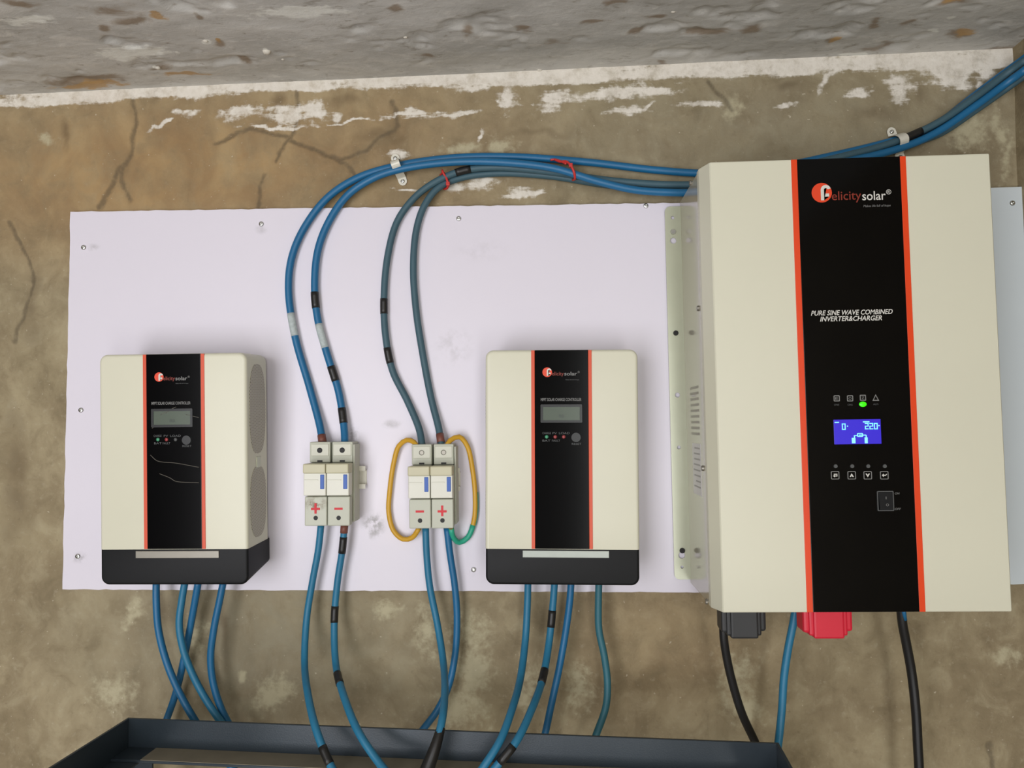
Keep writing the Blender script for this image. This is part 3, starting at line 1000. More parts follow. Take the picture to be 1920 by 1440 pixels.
L = dict(mid=325, y_mid=860, base_y=1030, panel=(276, 378), strip=((255, 1033), (411, 1046)),
         logo=((299, 707, 8.5), (307, 329, 330, 352, 713), (330, 354, 720)), title=((285, 759), (358, 758)), lcd=((289, 771), (358, 796)),
         leds=(297, 313, 330), led_y=824, captions=((289, 304, 819, 'CHARGE'), (308, 316, 819, 'PV'), (320, 340, 819, 'LOAD'), (290, 304, 833, 'BAT'), (306, 320, 833, 'FAULT'), (343, 360, 838, 'RESET')), button=(351, 825))
controller([(183, 663), (460, 663), (467, 1097), (190, 1097)], L,
           'cream and black solar charge controller near the left end of the white board', True, math.radians(2.3))
Rr = dict(mid=1053, y_mid=860, base_y=1030, panel=(1003, 1104), strip=((980, 1032), (1142, 1046)),
          logo=((1026, 698, 9.0), (1035, 1057, 1058, 1082, 704), (1060, 1086, 713)), title=((1014, 752), (1090, 752)), lcd=((1018, 763), (1087, 788)),
          leds=(1025, 1041, 1057), led_y=819, captions=((1017, 1033, 814, 'CHARGE'), (1036, 1044, 814, 'PV'), (1048, 1068, 814, 'LOAD'), (1017, 1032, 828, 'BAT'), (1035, 1050, 828, 'FAULT'), (1072, 1090, 834, 'RESET')), button=(1080, 820))
controller([(908, 656), (1197, 655), (1199, 1099), (912, 1096)], Rr,
           'cream and black solar charge controller between the fuse holders and the large inverter', False)


# ---- large inverter
def inverter():
    YF = -0.19
    root, W, H, loc = device_root('inverter_charger', [(1332, 305), (1859, 286), (1895, 1145), (1353, 1151)], YF, BOARD_Y)
    yf = YF - BOARD_Y
    w = W / 2
    ch, cd = 0.0095, 0.026
    # folded front cover: chamfered long edges
    bm = bmesh.new()
    prof = [(-w + 0.0015, yf), (w - 0.0015, yf), (w, yf + 0.0015), (w + ch, yf + cd), (w + ch, yf + cd + 0.012), (-w - ch, yf + cd + 0.012), (-w - ch, yf + cd), (-w, yf + 0.0015)]
    lo = [bm.verts.new((x, y, 0)) for x, y in prof]
    hi = [bm.verts.new((x, y, H)) for x, y in prof]
    n = len(prof)
    bot, top = bm.faces.new(lo[::-1]), bm.faces.new(hi)
    for i in range(n): bm.faces.new((lo[i], lo[(i + 1) % n], hi[(i + 1) % n], hi[i]))
    bmesh.ops.bevel(bm, geom=[e for f in (bot, top) for e in f.edges], offset=0.0016, segments=2, affect='EDGES', profile=0.5)
    finish(bm, 'front_cover', M['cream'], root)
    body = box('body', M['cream_side'], root, -w - ch + 0.0012, w + ch - 0.0012, yf + cd + 0.0118, -0.0015, 0.0012, H - 0.0012, 0.001)
    # mounting flanges with real keyholes, left one in view
    for s in (-1, 1):
        z0, z1 = loc(1262, 1086, BOARD_Y - 0.002).z, loc(1258, 388, BOARD_Y - 0.002).z
        xi = s * (w + ch - 0.003)
        xo = s * (w + ch + 0.0235)
        xa, xb = min(xi, xo), max(xi, xo)
        xm = s * (w + ch + 0.0115)
        outs = [rrect(xa, xb, z0, z1, (0.008, 0.0, 0.0, 0.008) if s < 0 else (0.0, 0.008, 0.008, 0.0), 5)]
        def zf(py): return loc(1258, py, BOARD_Y - 0.002).z
        hole = []
        for (ya, yb, ra, rb) in ((436, 452, 0.0042, 0.0050), (744, 741, 0.0040, 0.0040), (1047, 1041, 0.0058, 0.0052)):
            hole.append(circle(xm, zf(yb), rb, 16))
        for py, r in ((409, 0.0030), (839, 0.0030), (1063, 0.0024)):
            hole.append(circle(xm, zf(py), r, 12))
        fl_ = plate('mounting_flange', M['flange'], root, outs + hole, -0.0045, 0.003)
        cyl('bolt', M['dark_hole'], root, (xm, -0.0044, zf(625)), (0, -1, 0), 0.0042, 0.0036, 0.003)
        cyl('bolt', M['dark_hole'], root, (xm + 0.001, -0.0044, zf(1032)), (0, -1, 0), 0.0044, 0.0038, 0.003)
        cyl('bolt', M['steel'], root, (xm, -0.0044, zf(436)), (0, -1, 0), 0.0046, 0.0038, 0.003)
        # small side screws, vents, rating label
        xs = s * (w + ch - 0.0012)
        for (py, yy) in ((578, yf + cd + 0.030), (878, yf + cd + 0.030)):
            cyl('side_screw', M['dull_steel'], root, (xs, yy, loc(1315, py, YF + cd + 0.03).z), (s, 0, 0), 0.0042, 0.0035, 0.0028, 12)
        for py in (330, 1128):
            cyl('side_screw', M['dull_steel'], root, (xs, yf + cd + 0.03 if py > 1000 else yf + cd + 0.06, loc(1315, py, YF + cd + 0.03).z), (s, 0, 0), 0.004, 0.0035, 0.0025, 12)
        zc = loc(1300, 770, -0.09).z
        for k in range(9):
            z = zc + (k - 4) * 0.0085
            box('vent_slot', M['side_slot'], body, min(xs, xs + s * 0.0004), max(xs, xs + s * 0.0004), -0.105, -0.045, z - 0.0018, z + 0.0018)
        z = loc(1300, 870, -0.09).z
        lab = box('rating_label', M['label_paper'], body, min(xs, xs + s * 0.0005), max(xs, xs + s * 0.0005), -0.110, -0.050, z - 0.045, z + 0.030)
        for k in range(8):
            zz = z + 0.022 - k * 0.008
            box('label_line', M['label_ink'], body, min(xs, xs + s * 0.0008), max(xs, xs + s * 0.0008), -0.106, -0.106 + 0.03 + 0.02 * random.random(), zz, zz + 0.0022)
    # black panel and orange trims (parallel to the long edges)
    y0 = 720
    x0 = loc(1509, y0).x; x1 = loc(1705, y0).x
    tw = 0.0078
    panel = box('centre_panel', M['gloss_black'], root, x0, x1, yf - 0.0012, yf + 0.004, 0.0006, H - 0.0006, 0.0005)
    box('trim_strip', M['orange'], root, x0 - tw, x0, yf - 0.0010, yf + 0.004, 0.0006, H - 0.0006, 0.0003)
    box('trim_strip', M['orange'], root, x1, x1 + tw, yf - 0.0010, yf + 0.004, 0.0006, H - 0.0006, 0.0003)
    yp = yf - 0.0012
    logo(panel, lambda px, py: loc(px, py), yp, ((1540, 362, 19), (1559, 1614, 1616, 1660, 376), (1618, 1669, 389)),
         (M['logo_orange'], M['red_print'], M['white_print'], M['grey_print']), True)
    a, b = loc(1520, 592), loc(1673, 588)
    lettering('PURE SINE WAVE COMBINED', M['white_print'], panel, a.x, yp - 0.0002, a.z, 0.0092, b.x - a.x, shear=0.25, bold=0.00012)
    a, b = loc(1537, 603), loc(1653, 600)
    lettering('INVERTER&CHARGER', M['white_print'], panel, a.x, yp - 0.0002, a.z, 0.0092, b.x - a.x, shear=0.25, bold=0.00012)
    pxm = 0.00072
    # status icons
    for k, (px, py) in enumerate(((1568, 747), (1593, 747), (1617, 746), (1641, 746))):
        c = loc(px, py)
        h = 0.0040
        if k < 3:
            plate('status_icon', M['grey_print'], panel, [rrect(c.x - h, c.x + h, c.z - h, c.z + h, 0.001, 2), rrect(c.x - h * .72, c.x + h * .72, c.z - h * .72, c.z + h * .72, 0.0006, 2)], yp - 0.0005, 0.0006)
            lettering(('≡', 'o', '~')[k] if False else ('E', 'O', 'Z')[k], M['grey_print'], panel, c.x - 0.0018, yp - 0.0003, c.z - 0.0018, 0.005, 0.0036)
        else:
            tri = lambda q: [(c.x - h * 1.1 * q, c.z - h * q), (c.x + h * 1.1 * q, c.z - h * q), (c.x, c.z + h * 1.2 * q)]
            plate('status_icon', M['grey_print'], panel, [tri(1.0), [(x, z - 0.0002) for x, z in tri(0.6)]], yp - 0.0005, 0.0006)
        cc = loc(px, py + 12)
        if k == 2:
            bm = bmesh.new()
            s = bmesh.ops.create_uvsphere(bm, u_segments=12, v_segments=6, radius=0.0042)
            for v in s['verts']: v.co = Vector((v.co.x * 1.2, v.co.y * 0.3, v.co.z * 0.85)) + Vector((cc.x, yp - 0.0002, cc.z))
            finish(bm, 'status_lamp', M['led_green'], panel, True)
        else:
            lettering(('LINE', 'CHG', '', 'ALM')[k], M['dim_print'], panel, cc.x - 0.0032, yp - 0.0002, cc.z - 0.001, 0.003, 0.0064)
    # lit display
    a, b = loc(1562, 787), loc(1652, 832)
    disp = box('display', M['lcd_blue'], panel, a.x, b.x, yp - 0.0004, yp + 0.002, b.z, a.z, 0.0003)
    yd = yp - 0.0004
    def seg(px, py, ch_, wpx, hpx, part=panel):
        q = loc(px, py)
        lettering(ch_, M['lcd_cyan'], part, q.x, yd - 0.0002, q.z, hpx * pxm * 1.40, wpx * pxm, name='display_digit', bold=0.00008)
    # seven-segment digits
    SEG = {'0': 'abcdef', '2': 'abged'}
    def digit(px, py, d, wpx=6.5, hpx=11.5):
        c = loc(px, py)
        ww, hh, t = wpx * pxm / 2, hpx * pxm / 2, 0.0011
        bm = bmesh.new()
        R = dict(a=(-ww, ww, hh - t, hh), d=(-ww, ww, -hh, -hh + t), g=(-ww, ww, -t / 2, t / 2), f=(-ww, -ww + t, 0, hh), e=(-ww, -ww + t, -hh, 0), b=(ww - t, ww, 0, hh), c=(ww - t, ww, -hh, 0))
        for sname in SEG[d]:
            xa, xb, za, zb = R[sname]
            add_box(bm, c.x + xa, c.x + xb, yd - 0.0005, yd, c.z + za, c.z + zb)
        finish(bm, 'display_digit', M['lcd_cyan'], panel)
    digit(1581, 800, '0')
    digit(1624, 799, '2'); digit(1632.5, 799, '2'); digit(1641, 799, '0')
    for (xa, xb, ya, yb) in ((1564, 1572, 791, 793), (1617, 1629, 790, 792), (1587, 1589, 798, 800), (1646, 1648, 797, 799)):
        a, b = loc(xa, ya), loc(xb, yb)
        box('display_mark', M['lcd_cyan'], panel, a.x, b.x, yd - 0.0004, yd, b.z, a.z)
    # energy-flow diagram: box between two batteries
    a, b = loc(1606, 812), loc(1617, 819)
    plate('display_mark', M['lcd_cyan'], panel, [rrect(a.x, b.x, b.z, a.z, 0.0008, 2), rrect(a.x + .0011, b.x - .0011, b.z + .0011, a.z - .0011, 0.0004, 2)], yd - 0.0004, 0.0004)
    for (xa, xb, ya, yb) in ((1596, 1603, 821, 831), (1620, 1626, 820, 831), (1601, 1606, 816, 817.5), (1600, 1602, 816, 821), (1617, 1623, 815, 816.5), (1622, 1624, 816, 820), (1609, 1615, 815, 816.5)):
        a, b = loc(xa, ya), loc(xb, yb)
        box('display_mark', M['lcd_cyan'], panel, a.x, b.x, yd - 0.0004, yd, b.z, a.z)
    # keys
    for k, px in enumerate((1565, 1596, 1626, 1657)):
        c = loc(px, 891)
        h = 0.0054
        plate('key_outline', M['grey_print'], panel, [rrect(c.x - h, c.x + h, c.z - h, c.z + h, 0.0014, 3), rrect(c.x - h + .001, c.x + h - .001, c.z - h + .001, c.z + h - .001, 0.0008, 3)], yp - 0.0006, 0.0007)
        bm = bmesh.new()
        q = 0.0028
        if k in (1, 2):
            sg = 1 if k == 1 else -1
            pts = [(c.x - q, c.z - sg * q * .8), (c.x - q * .35, c.z - sg * q * .8), (c.x, c.z), (c.x + q * .35, c.z - sg * q * .8), (c.x + q, c.z - sg * q * .8), (c.x, c.z + sg * q * .9)]
        elif k == 0:
            pts = [(c.x - q, c.z), (c.x - q * .2, c.z - q), (c.x - q * .2, c.z - q * .35), (c.x + q * .7, c.z - q * .35), (c.x + q * .7, c.z + q * .5), (c.x - q * .8, c.z + q * .5), (c.x - q * .8, c.z + q), (c.x + q * 1.1, c.z + q), (c.x + q * 1.1, c.z - q * .8 + .0002), (c.x - q * .1, c.z - q * .8 + .0002), (c.x - q * .1, c.z - q * 0.2)]
            pts = [(c.x - q, c.z - q * .3), (c.x - q * .1, c.z - q), (c.x - q * .1, c.z - q * .55), (c.x + q, c.z - q * .55), (c.x + q, c.z + q * .7), (c.x - q * .6, c.z + q * .7), (c.x - q * .6, c.z + q * .3), (c.x + q * .6, c.z + q * .3), (c.x + q * .6, c.z - q * .1), (c.x - q * .1, c.z - q * .1), (c.x - q * .1, c.z + q * .3)]
        else:
            pts = [(c.x - q * 1.1, c.z), (c.x - q * .3, c.z - q * .8), (c.x - q * .3, c.z - q * .25), (c.x + q * .8, c.z - q * .25), (c.x + q * .8, c.z + q * .6), (c.x + q * 1.2, c.z + q * .6), (c.x + q * 1.2, c.z + q * .25), (c.x - q * .3, c.z + q * .25), (c.x - q * .3, c.z + q * .8)]
        prism(bm, pts, yp - 0.0006, yp)
        bmesh.ops.triangulate(bm, faces=bm.faces[:])
        finish(bm, 'key_symbol', M['white_print'], panel)
        c = loc(px + 1, 874)
        cyl('key_button', M['dim_print'], panel, (c.x, yp, c.z), (0, -1, 0), 0.0027, 0.0024, 0.0010, 14)
    # rocker switch
    c = loc(1659, 939)
    sw, sh = 0.0106, 0.0130
    plate('switch_frame', M['dim_print'], panel, [rrect(c.x - sw, c.x + sw, c.z - sh, c.z + sh, 0.0012, 3), rrect(c.x - sw + .0012, c.x + sw - .0012, c.z - sh + .0012, c.z + sh - .0012, 0.0006, 3)], yp - 0.0014, 0.0015)
    bm = bmesh.new()
    a0 = [(-sw + .002, -sh + .002, -0.0035), (sw - .002, -sh + .002, -0.0035), (sw - .002, sh - .002, -0.0012), (-sw + .002, sh - .002, -0.0012)]
    t_ = [bm.verts.new((c.x + x, yp + y, c.z + z)) for x, z, y in a0]
    b_ = [bm.verts.new((c.x + x, yp + 0.001, c.z + z)) for x, z, y in a0]
    bm.faces.new(t_); bm.faces.new(b_[::-1])
    for i in range(4): bm.faces.new((t_[i], t_[(i + 1) % 4], b_[(i + 1) % 4], b_[i]))
    finish(bm, 'rocker_switch', M['matt_black'], panel)
    lettering('I', M['grey_print'], panel, c.x - 0.0005, yp - 0.0030, c.z + 0.0025, 0.005, 0.0009)
    lettering('O', M['grey_print'], panel, c.x - 0.0010, yp - 0.0042, c.z - 0.0065, 0.005, 0.0036)
    a = loc(1677, 927); lettering('ON', M['grey_print'], panel, a.x, yp - 0.0002, a.z, 0.0038, 0.0060, shear=0.2)
    a = loc(1677, 956); lettering('OFF', M['grey_print'], panel, a.x, yp - 0.0002, a.z, 0.0038, 0.0078, shear=0.2)
    # rubber boots of the battery terminals under the case
    def boot(px0, px1, py1, m, yc):
        yw = yc
        a, b = loc(px0, py1, yw), loc(px1, py1, yw)
        z0, zt = a.z, 0.002
        ly = yw - BOARD_Y
        ww = b.x - a.x
        bm = bmesh.new()
        add_box(bm, a.x + ww * .18, b.x - ww * .20, ly - 0.022, ly + 0.020, z0, zt, 0.003)
        add_box(bm, a.x, a.x + ww * .26, ly - 0.016, ly + 0.016, z0 + 0.006, zt, 0.004)
        add_box(bm, b.x - ww * .28, b.x, ly - 0.016, ly + 0.016, z0 + 0.008, zt, 0.004)
        add_box(bm, a.x + ww * .10, b.x - ww * .12, ly - 0.019, ly + 0.018, z0 + 0.003, zt, 0.003)
        return finish(bm, 'terminal_boot', m, root)
    bt = boot(1349, 1432, 1190, M['black_cap'], -0.130)
    bt['label'] = 'black rubber terminal boot under the inverter'
    bt = boot(1500, 1592, 1190, M['red_cap'], -0.130)
    bt['label'] = 'red rubber terminal boot under the inverter'
    tag(root, 'large cream inverter with black centre panel, orange stripes and lit blue display', 'inverter')
    return root, loc


inverter()


# ---- fuse holders on the board
M['fuse_stained'] = board_material('soot_stained_fuse_plastic', rgb(186, 188, 172), [(-0.018, 0.034, 0.021, 0.015, 2.2)], rgb(110, 92, 62))
def fuse_holder(corners, marks, label, holes_dark):
    """corners: front plane of the lower block, px"""
    YL = -0.066
    root, W, H, loc = device_root('fuse_holder', corners, YL, BOARD_Y)
    yl = YL - BOARD_Y
    pw = W / 2
    k = 0.00081 * 1.02      # metres per px near this depth
    zs_low = H
    z_lev0, z_win1, z_lev1 = H + 0.001, H + 0.036, H + 0.0495
    z_t0, z_t1 = H + 0.050, H + 0.082
    for i in range(2):
        xa, xb = -W / 2 + i * pw + 0.0005, -W / 2 + (i + 1) * pw - 0.0005
        pole = box('pole_body', M['fuse'], root, xa, xb, yl + 0.012, -0.002, 0.002, z_t0 - 0.0005, 0.0015)
        box('lower_block', M['fuse_stained'] if (holes_dark and i == 0) else M['fuse'], pole, xa, xb, yl, yl + 0.016, 0, H - 0.0008, 0.0015)
        # pull lever
        box('pull_lever', M['fuse_lever'], pole, xa - 0.0002, xb + 0.0002, yl - 0.010, yl + 0.014, z_win1 - 0.001, z_lev1, 0.0018)
        box('fuse_window', M['fuse_window'], pole, xa, xb, yl - 0.006, yl + 0.014, z_lev0, z_win1 - 0.0005, 0.0012)
        box('window_ridge', M['fuse_window'], pole, xa + 0.001, xb - 0.012, yl - 0.0068, yl - 0.005, z_win1 - 0.012, z_win1 - 0.0105, 0.0003)
        box('blue_tab', M['blue_tab'], pole, xb - 0.0085, xb - 0.0025, yl - 0.0072, yl - 0.004, z_lev0 + 0.010, z_win1 - 0.003, 0.0006)
        # clamp terminal block with screw
        box('terminal_block', M['fuse'], pole, xa + 0.001, xb - 0.001, yl + 0.020, -0.004, z_t0, z_t1, 0.0014)
        xm = (xa + xb) / 2
        box('terminal_face', M['terminal_face'], pole, xa + 0.003, xb - 0.003, yl + 0.0188, yl + 0.022, z_t0 + 0.010, z_t1 - 0.003, 0.001)
        zc = (z_t0 + z_t1) / 2 + 0.003
        plate('screw_socket', M['dark_hole'] if holes_dark else M['screw_rim'], pole, [circle(xm, zc, 0.0042, 16)], yl + 0.0184, 0.0008)
        cyl('terminal_screw', M['dark_hole'] if holes_dark else M['dull_steel'], pole, (xm + 0.0004, yl + 0.0186, zc), (0, -1, 0), 0.0034, 0.003, 0.0009, 14)
        box('clip_notch', M['dark_hole'], pole, xm - 0.004, xm + 0.004, yl + 0.0194, yl + 0.022, z_t0 + 0.001, z_t0 + 0.0035)
        # lower screw and red ink mark
        cyl('lower_screw', M['dark_hole'], pole, (xm, yl + 0.0002, 0.012), (0, -1, 0), 0.0036, 0.0033, 0.0006, 14)
        zz = 0.026
        if marks[i] == '+':
            bm = bmesh.new()
            add_box(bm, xm - 0.0072, xm + 0.0066, yl - 0.0004, yl + 0.0002, zz - 0.0020, zz + 0.0014)
            add_box(bm, xm - 0.0019, xm + 0.0015, yl - 0.0005, yl + 0.0002, zz - 0.0075, zz + 0.0085)
            finish(bm, 'plus_mark', M['red_mark'], pole)
        else:
            box('minus_mark', M['red_mark'], pole, xm - 0.0066, xm + 0.0062, yl - 0.0004, yl + 0.0002, zz - 0.0018, zz + 0.0014)
    # right flank mouldings
    box('side_cheek', M['fuse'], root, W / 2 - 0.0004, W / 2 + 0.0022, yl + 0.018, -0.006, 0.004, z_t1 - 0.004, 0.0008)
    tag(root, label, 'fuse holder', 'two-pole fuse holders on the white board')
    return root, loc, (W, H)


r1, loc1, s1 = fuse_holder([(570, 930), (657, 930), (656, 986), (571, 986)], '+-',
                           'two-pole fuse holder marked plus then minus, left of the pair', True)
r2, loc2, s2 = fuse_holder([(766, 935), (850, 935), (851, 991), (767, 991)], '-+',
                           'two-pole fuse holder marked minus then plus, beside the yellow jumper wires', False)


def din_rail(root, s, ext_l, ext_r, label):
    o = empty('mounting_rail', (root.location.x, BOARD_Y, root.location.z + 0.052))
    x0, x1 = -s[0] / 2 - ext_l, s[0] / 2 + ext_r
    bm = bmesh.new()
    z0, z1 = 0.0, 0.036
    # top-hat section: base and two flanges
    add_box(bm, x0, x1, -0.0015, -0.0002, z0 + 0.006, z1 - 0.006)
    add_box(bm, x0, x1, -0.0090, -0.0002, z0 + 0.006, z0 + 0.0075)
    add_box(bm, x0, x1, -0.0090, -0.0002, z1 - 0.0075, z1 - 0.006)
    add_box(bm, x0, x1, -0.0100, -0.0088, z0, z0 + 0.0075)
    add_box(bm, x0, x1, -0.0100, -0.0088, z1 - 0.0075, z1)
    finish(bm, 'rail', M['galv'], o)
    tag(o, label, 'rail', 'short top-hat rails behind the fuse holders')


din_rail(r1, s1, 0.001, 0.012, 'short zinc mounting rail poking out right of the left fuse holder')
din_rail(r2, s2, 0.0005, 0.004, 'short zinc mounting rail behind the fuse holder with yellow jumpers')


# ------------------------------------------------------------------ cables
def cable(name, pts, r, m, label, cat='cable', group=None, tapes=(), prints=(), tips=(), part='sheath'):
    W = [at(x, y, d) for x, y, d in pts]
    root = empty(name, W[-1] if W[-1].z < W[0].z else W[0])
    o = root.location.copy()
    path = catmull([p - o for p in W])
    tube(part, m, root, path, r)
    def piece(px, py, length, mm, nm, rr):
        best = min(range(len(path)), key=lambda i: (lambda q: (q[0] - px) ** 2 + (q[1] - py) ** 2)(project(path[i] + o)))
        acc, i0 = 0.0, best
        while i0 > 0 and acc < length / 2:
            acc += (path[i0] - path[i0 - 1]).length; i0 -= 1
        acc, i1 = 0.0, best
        while i1 < len(path) - 1 and acc < length / 2:
            acc += (path[i1] - path[i1 + 1]).length; i1 += 1
        sub = path[i0:i1 + 1]
        # trim to the wanted length along the axis
        c = path[best]
        tube(nm, mm, root, sub, rr)
    for (px, py, ln) in tapes: piece(px, py, ln, M['tape'], 'tape_band', r + 0.0006)
    for (px, py, ln) in prints: piece(px, py, ln, M['cable_print'], 'printed_band', r + 0.00015)
    for (px, py, ln, mm, nm) in tips: piece(px, py, ln, mm, nm, r + 0.0007)
    tag(root, label, cat, group)
    return root, path


RT = RM.transposed()
def project(p):
    q = RT @ (p - CAM)
    return (960 + F_PX * q.x / -q.z, 720 - F_PX * q.y / -q.z)


RB = 0.0060
GT = 'array cables looping over the board top'
# upper runs: up from the fuse holders, over the top of the board, right along the wall and away at the corner
cable('blue_cable', [(606, 838, -.034), (600, 800, -.024), (580, 725, -.018), (553, 630, -.018), (541, 540, -.018), (548, 480, -.018), (572, 425, -.018), (615, 370, -.018), (672, 333, -.016), (745, 311, -.012), (850, 296, -.010),
      (960, 294, -.010), (1100, 304, -.010), (1230, 319, -.010), (1330, 325, -.010), (1440, 316, -.009), (1560, 292, -.009), (1660, 268, -.009), (1720, 250, -.009), (1765, 227, -.011), (1830, 177, -.015), (1890, 132, -.022), (1926, 106, -.045)],
      RB, M['cable_blue'], 'bright blue cable forming the outermost loop above the left fuse holder', group=GT, prints=[(549, 612, .028)], tips=[(603, 824, .010, M['copper'], 'heat_shrink')])
cable('blue_cable', [(647, 838, -.034), (645, 800, -.024), (635, 735, -.018), (612, 660, -.018), (596, 600, -.018), (590, 540, -.018), (596, 470, -.018), (617, 415, -.018), (652, 366, -.018), (700, 334, -.023), (752, 317, -.025), (850, 304, -.025),
      (950, 305, -.027), (1040, 316, -.029), (1120, 340, -.029), (1190, 356, -.028), (1260, 361, -.027), (1330, 360, -.026), (1440, 340, -.022), (1560, 309, -.0215), (1660, 286, -.0215), (1720, 266, -.0215), (1765, 243, -.023), (1830, 198, -.027), (1890, 154, -.034), (1926, 128, -.057)],
      RB, M['cable_blue'], 'bright blue cable with white print and black bands, second loop above the left fuse holder', group=GT,
      tapes=[(591, 562, .020), (628, 697, .022), (646, 782, .020)], prints=[(603, 632, .036)])
cable('slate_cable', [(792, 838, -.034), (786, 805, -.024), (764, 752, -.018), (736, 695, -.018), (723, 630, -.018), (720, 560, -.018), (727, 480, -.018), (745, 415, -.018), (776, 372, -.019), (815, 342, -.0205), (868, 320, -.0185), (930, 314, -.0175),
      (1030, 322, -.0165), (1140, 338, -.0165), (1250, 346, -.0165), (1330, 344, -.0165), (1440, 326, -.021), (1560, 298, -.0205), (1660, 272, -.0205), (1720, 249, -.021), (1765, 226, -.023), (1830, 181, -.027), (1890, 136, -.034), (1926, 110, -.057)],
      0.0056, M['cable_slate'], 'dusty slate cable with two black bands rising from the right fuse holder', group=GT, tapes=[(720, 576, .022), (728, 668, .020), (866, 318, .018), (1704, 256, .028)])
cable('slate_cable', [(828, 838, -.034), (823, 805, -.024), (808, 745, -.018), (792, 660, -.018), (780, 580, -.018), (775, 500, -.018), (781, 430, -.018), (796, 385, -.018), (822, 352, -.016), (862, 334, -.010), (930, 325, -.0085), (1030, 330, -.0085),
      (1140, 347, -.0085), (1250, 357, -.0085), (1330, 353, -.0085), (1440, 334, -.009), (1560, 306, -.009), (1660, 282, -.009), (1720, 266, -.009), (1765, 249, -.011), (1830, 206, -.015), (1890, 164, -.022), (1926, 138, -.045)],
      0.0056, M['cable_slate'], 'plain dusty slate cable rising from the right pole of the right fuse holder', group=GT, tips=[(829, 822, .010, M['copper'], 'heat_shrink')])

# jumpers of the right fuse holder
cable('jumper_wire', [(782, 838, -.042), (776, 829, -.036), (763, 825, -.028), (748, 836, -.022), (738, 870, -.018), (731, 920, -.017), (729, 960, -.017), (738, 995, -.018), (756, 1011, -.022), (773, 1008, -.026), (786, 990, -.032)],
      0.0040, M['yellow'], 'yellow jumper wire bowing left around the right fuse holder', 'wire', 'jumper wires of the right fuse holder')
root, path = cable('jumper_wire', [(837, 838, -.042), (844, 826, -.036), (861, 819, -.028), (876, 836, -.022), (886, 880, -.018), (891, 930, -.017), (889, 975, -.017), (877, 1008, -.018), (861, 1017, -.022), (849, 1006, -.034), (846, 990, -.044)],
      0.0040, M['yellow'], 'yellow and green jumper wire bowing right around the right fuse holder', 'wire', 'jumper wires of the right fuse holder')
n = len(path)
tube('green_stretch', M['green'], root, path[int(n * 0.72):], 0.0043)
# green flank of the two-colour insulation along the right run
tube('green_stripe', M['green'], root, [p + Vector((0.0022, 0.0012, 0)) for p in path[int(n * 0.50):int(n * 0.74)]], 0.0028, 8)

GL = 'cables hanging below the board'
RL = 0.0054
# below the fuse holders
cable('blue_cable', [(602, 984, -.036), (597, 1030, -.034), (586, 1090, -.032), (575, 1160, -.034), (571, 1240, -.060), (577, 1300, -.115), (592, 1365, -.160), (615, 1425, -.180), (650, 1490, -.20), (720, 1600, -.22)],
      RL, M['cable_teal'], 'blue cable from the plus pole of the left fuse holder, drooping over the rack', group=GL, tapes=[(603, 1417, .020)])
cable('blue_cable', [(646, 984, -.036), (642, 1030, -.034), (633, 1090, -.032), (627, 1160, -.034), (629, 1240, -.060), (643, 1300, -.120), (672, 1372, -.165), (712, 1432, -.185), (770, 1500, -.22), (840, 1600, -.26)],
      RL, M['cable_teal'], 'blue cable with three black bands under the minus pole of the left fuse holder', group=GL, tapes=[(643, 1020, .022), (629, 1150, .018), (634, 1272, .020)], tips=[(650, 992, .006, M['copper'], 'heat_shrink')])
cable('blue_cable', [(798, 990, -.036), (800, 1040, -.034), (806, 1100, -.034), (820, 1170, -.038), (831, 1240, -.065), (834, 1300, -.130), (829, 1350, -.175), (818, 1395, -.19), (800, 1445, -.20), (770, 1520, -.22)],
      RL, M['cable_teal'], 'blue cable from the minus pole of the right fuse holder, with a black flared end', group=GL)
sl = bpy.context.scene.objects[-1]
W_ = [at(x, y, d) for x, y, d in [(827, 1364, -.180), (818, 1395, -.19), (800, 1445, -.20), (770, 1520, -.22)]]
par = [o for o in scene.objects if o.name.startswith('blue_cable') and o.type == 'EMPTY'][-1]
tube('black_end', M['tape'], par, [p - par.location for p in catmull(W_)], 0.0060, r_end=0.013)  # black tube flaring over the cable's lower end
cable('blue_cable', [(838, 990, -.036), (844, 1040, -.033), (853, 1100, -.030), (857, 1160, -.028), (853, 1230, -.028), (840, 1290, -.030), (818, 1335, -.034), (796, 1364, -.040), (760, 1410, -.05), (720, 1480, -.055), (690, 1600, -.055)],
      RL, M['cable_blue'], 'deep blue cable from the plus pole of the right fuse holder, crossing behind its neighbour', group=GL)
# left controller
cable('blue_cable', [(293, 1090, -.046), (293, 1125, -.046), (297, 1180, -.046), (312, 1240, -.046), (336, 1298, -.048), (365, 1350, -.052), (400, 1400, -.06), (450, 1460, -.06), (480, 1560, -.06)],
      RL, M['cable_blue'], 'leftmost blue cable under the left controller, slanting right', group=GL)
cable('blue_cable', [(347, 1090, -.046), (341, 1125, -.046), (336, 1170, -.048), (343, 1215, -.048), (360, 1262, -.048), (384, 1308, -.050), (414, 1353, -.054), (455, 1405, -.06), (500, 1465, -.06), (530, 1560, -.06)],
      RL, M['cable_teal'], 'second blue cable under the left controller, bending left then right', group=GL)
cable('blue_cable', [(372, 1090, -.040), (366, 1125, -.036), (356, 1180, -.030), (345, 1235, -.026), (331, 1295, -.026), (312, 1350, -.030), (290, 1400, -.04), (262, 1445, -.05), (230, 1520, -.055)],
      RL, M['cable_blue'], 'third blue cable under the left controller, crossing behind the others to the left', group=GL)
cable('blue_cable', [(419, 1090, -.046), (412, 1125, -.046), (401, 1180, -.046), (395, 1235, -.044), (402, 1290, -.042), (426, 1352, -.044), (470, 1410, -.05), (530, 1465, -.055), (560, 1560, -.055)],
      RL, M['cable_blue'], 'rightmost blue cable under the left controller, bowed to the left', group=GL)
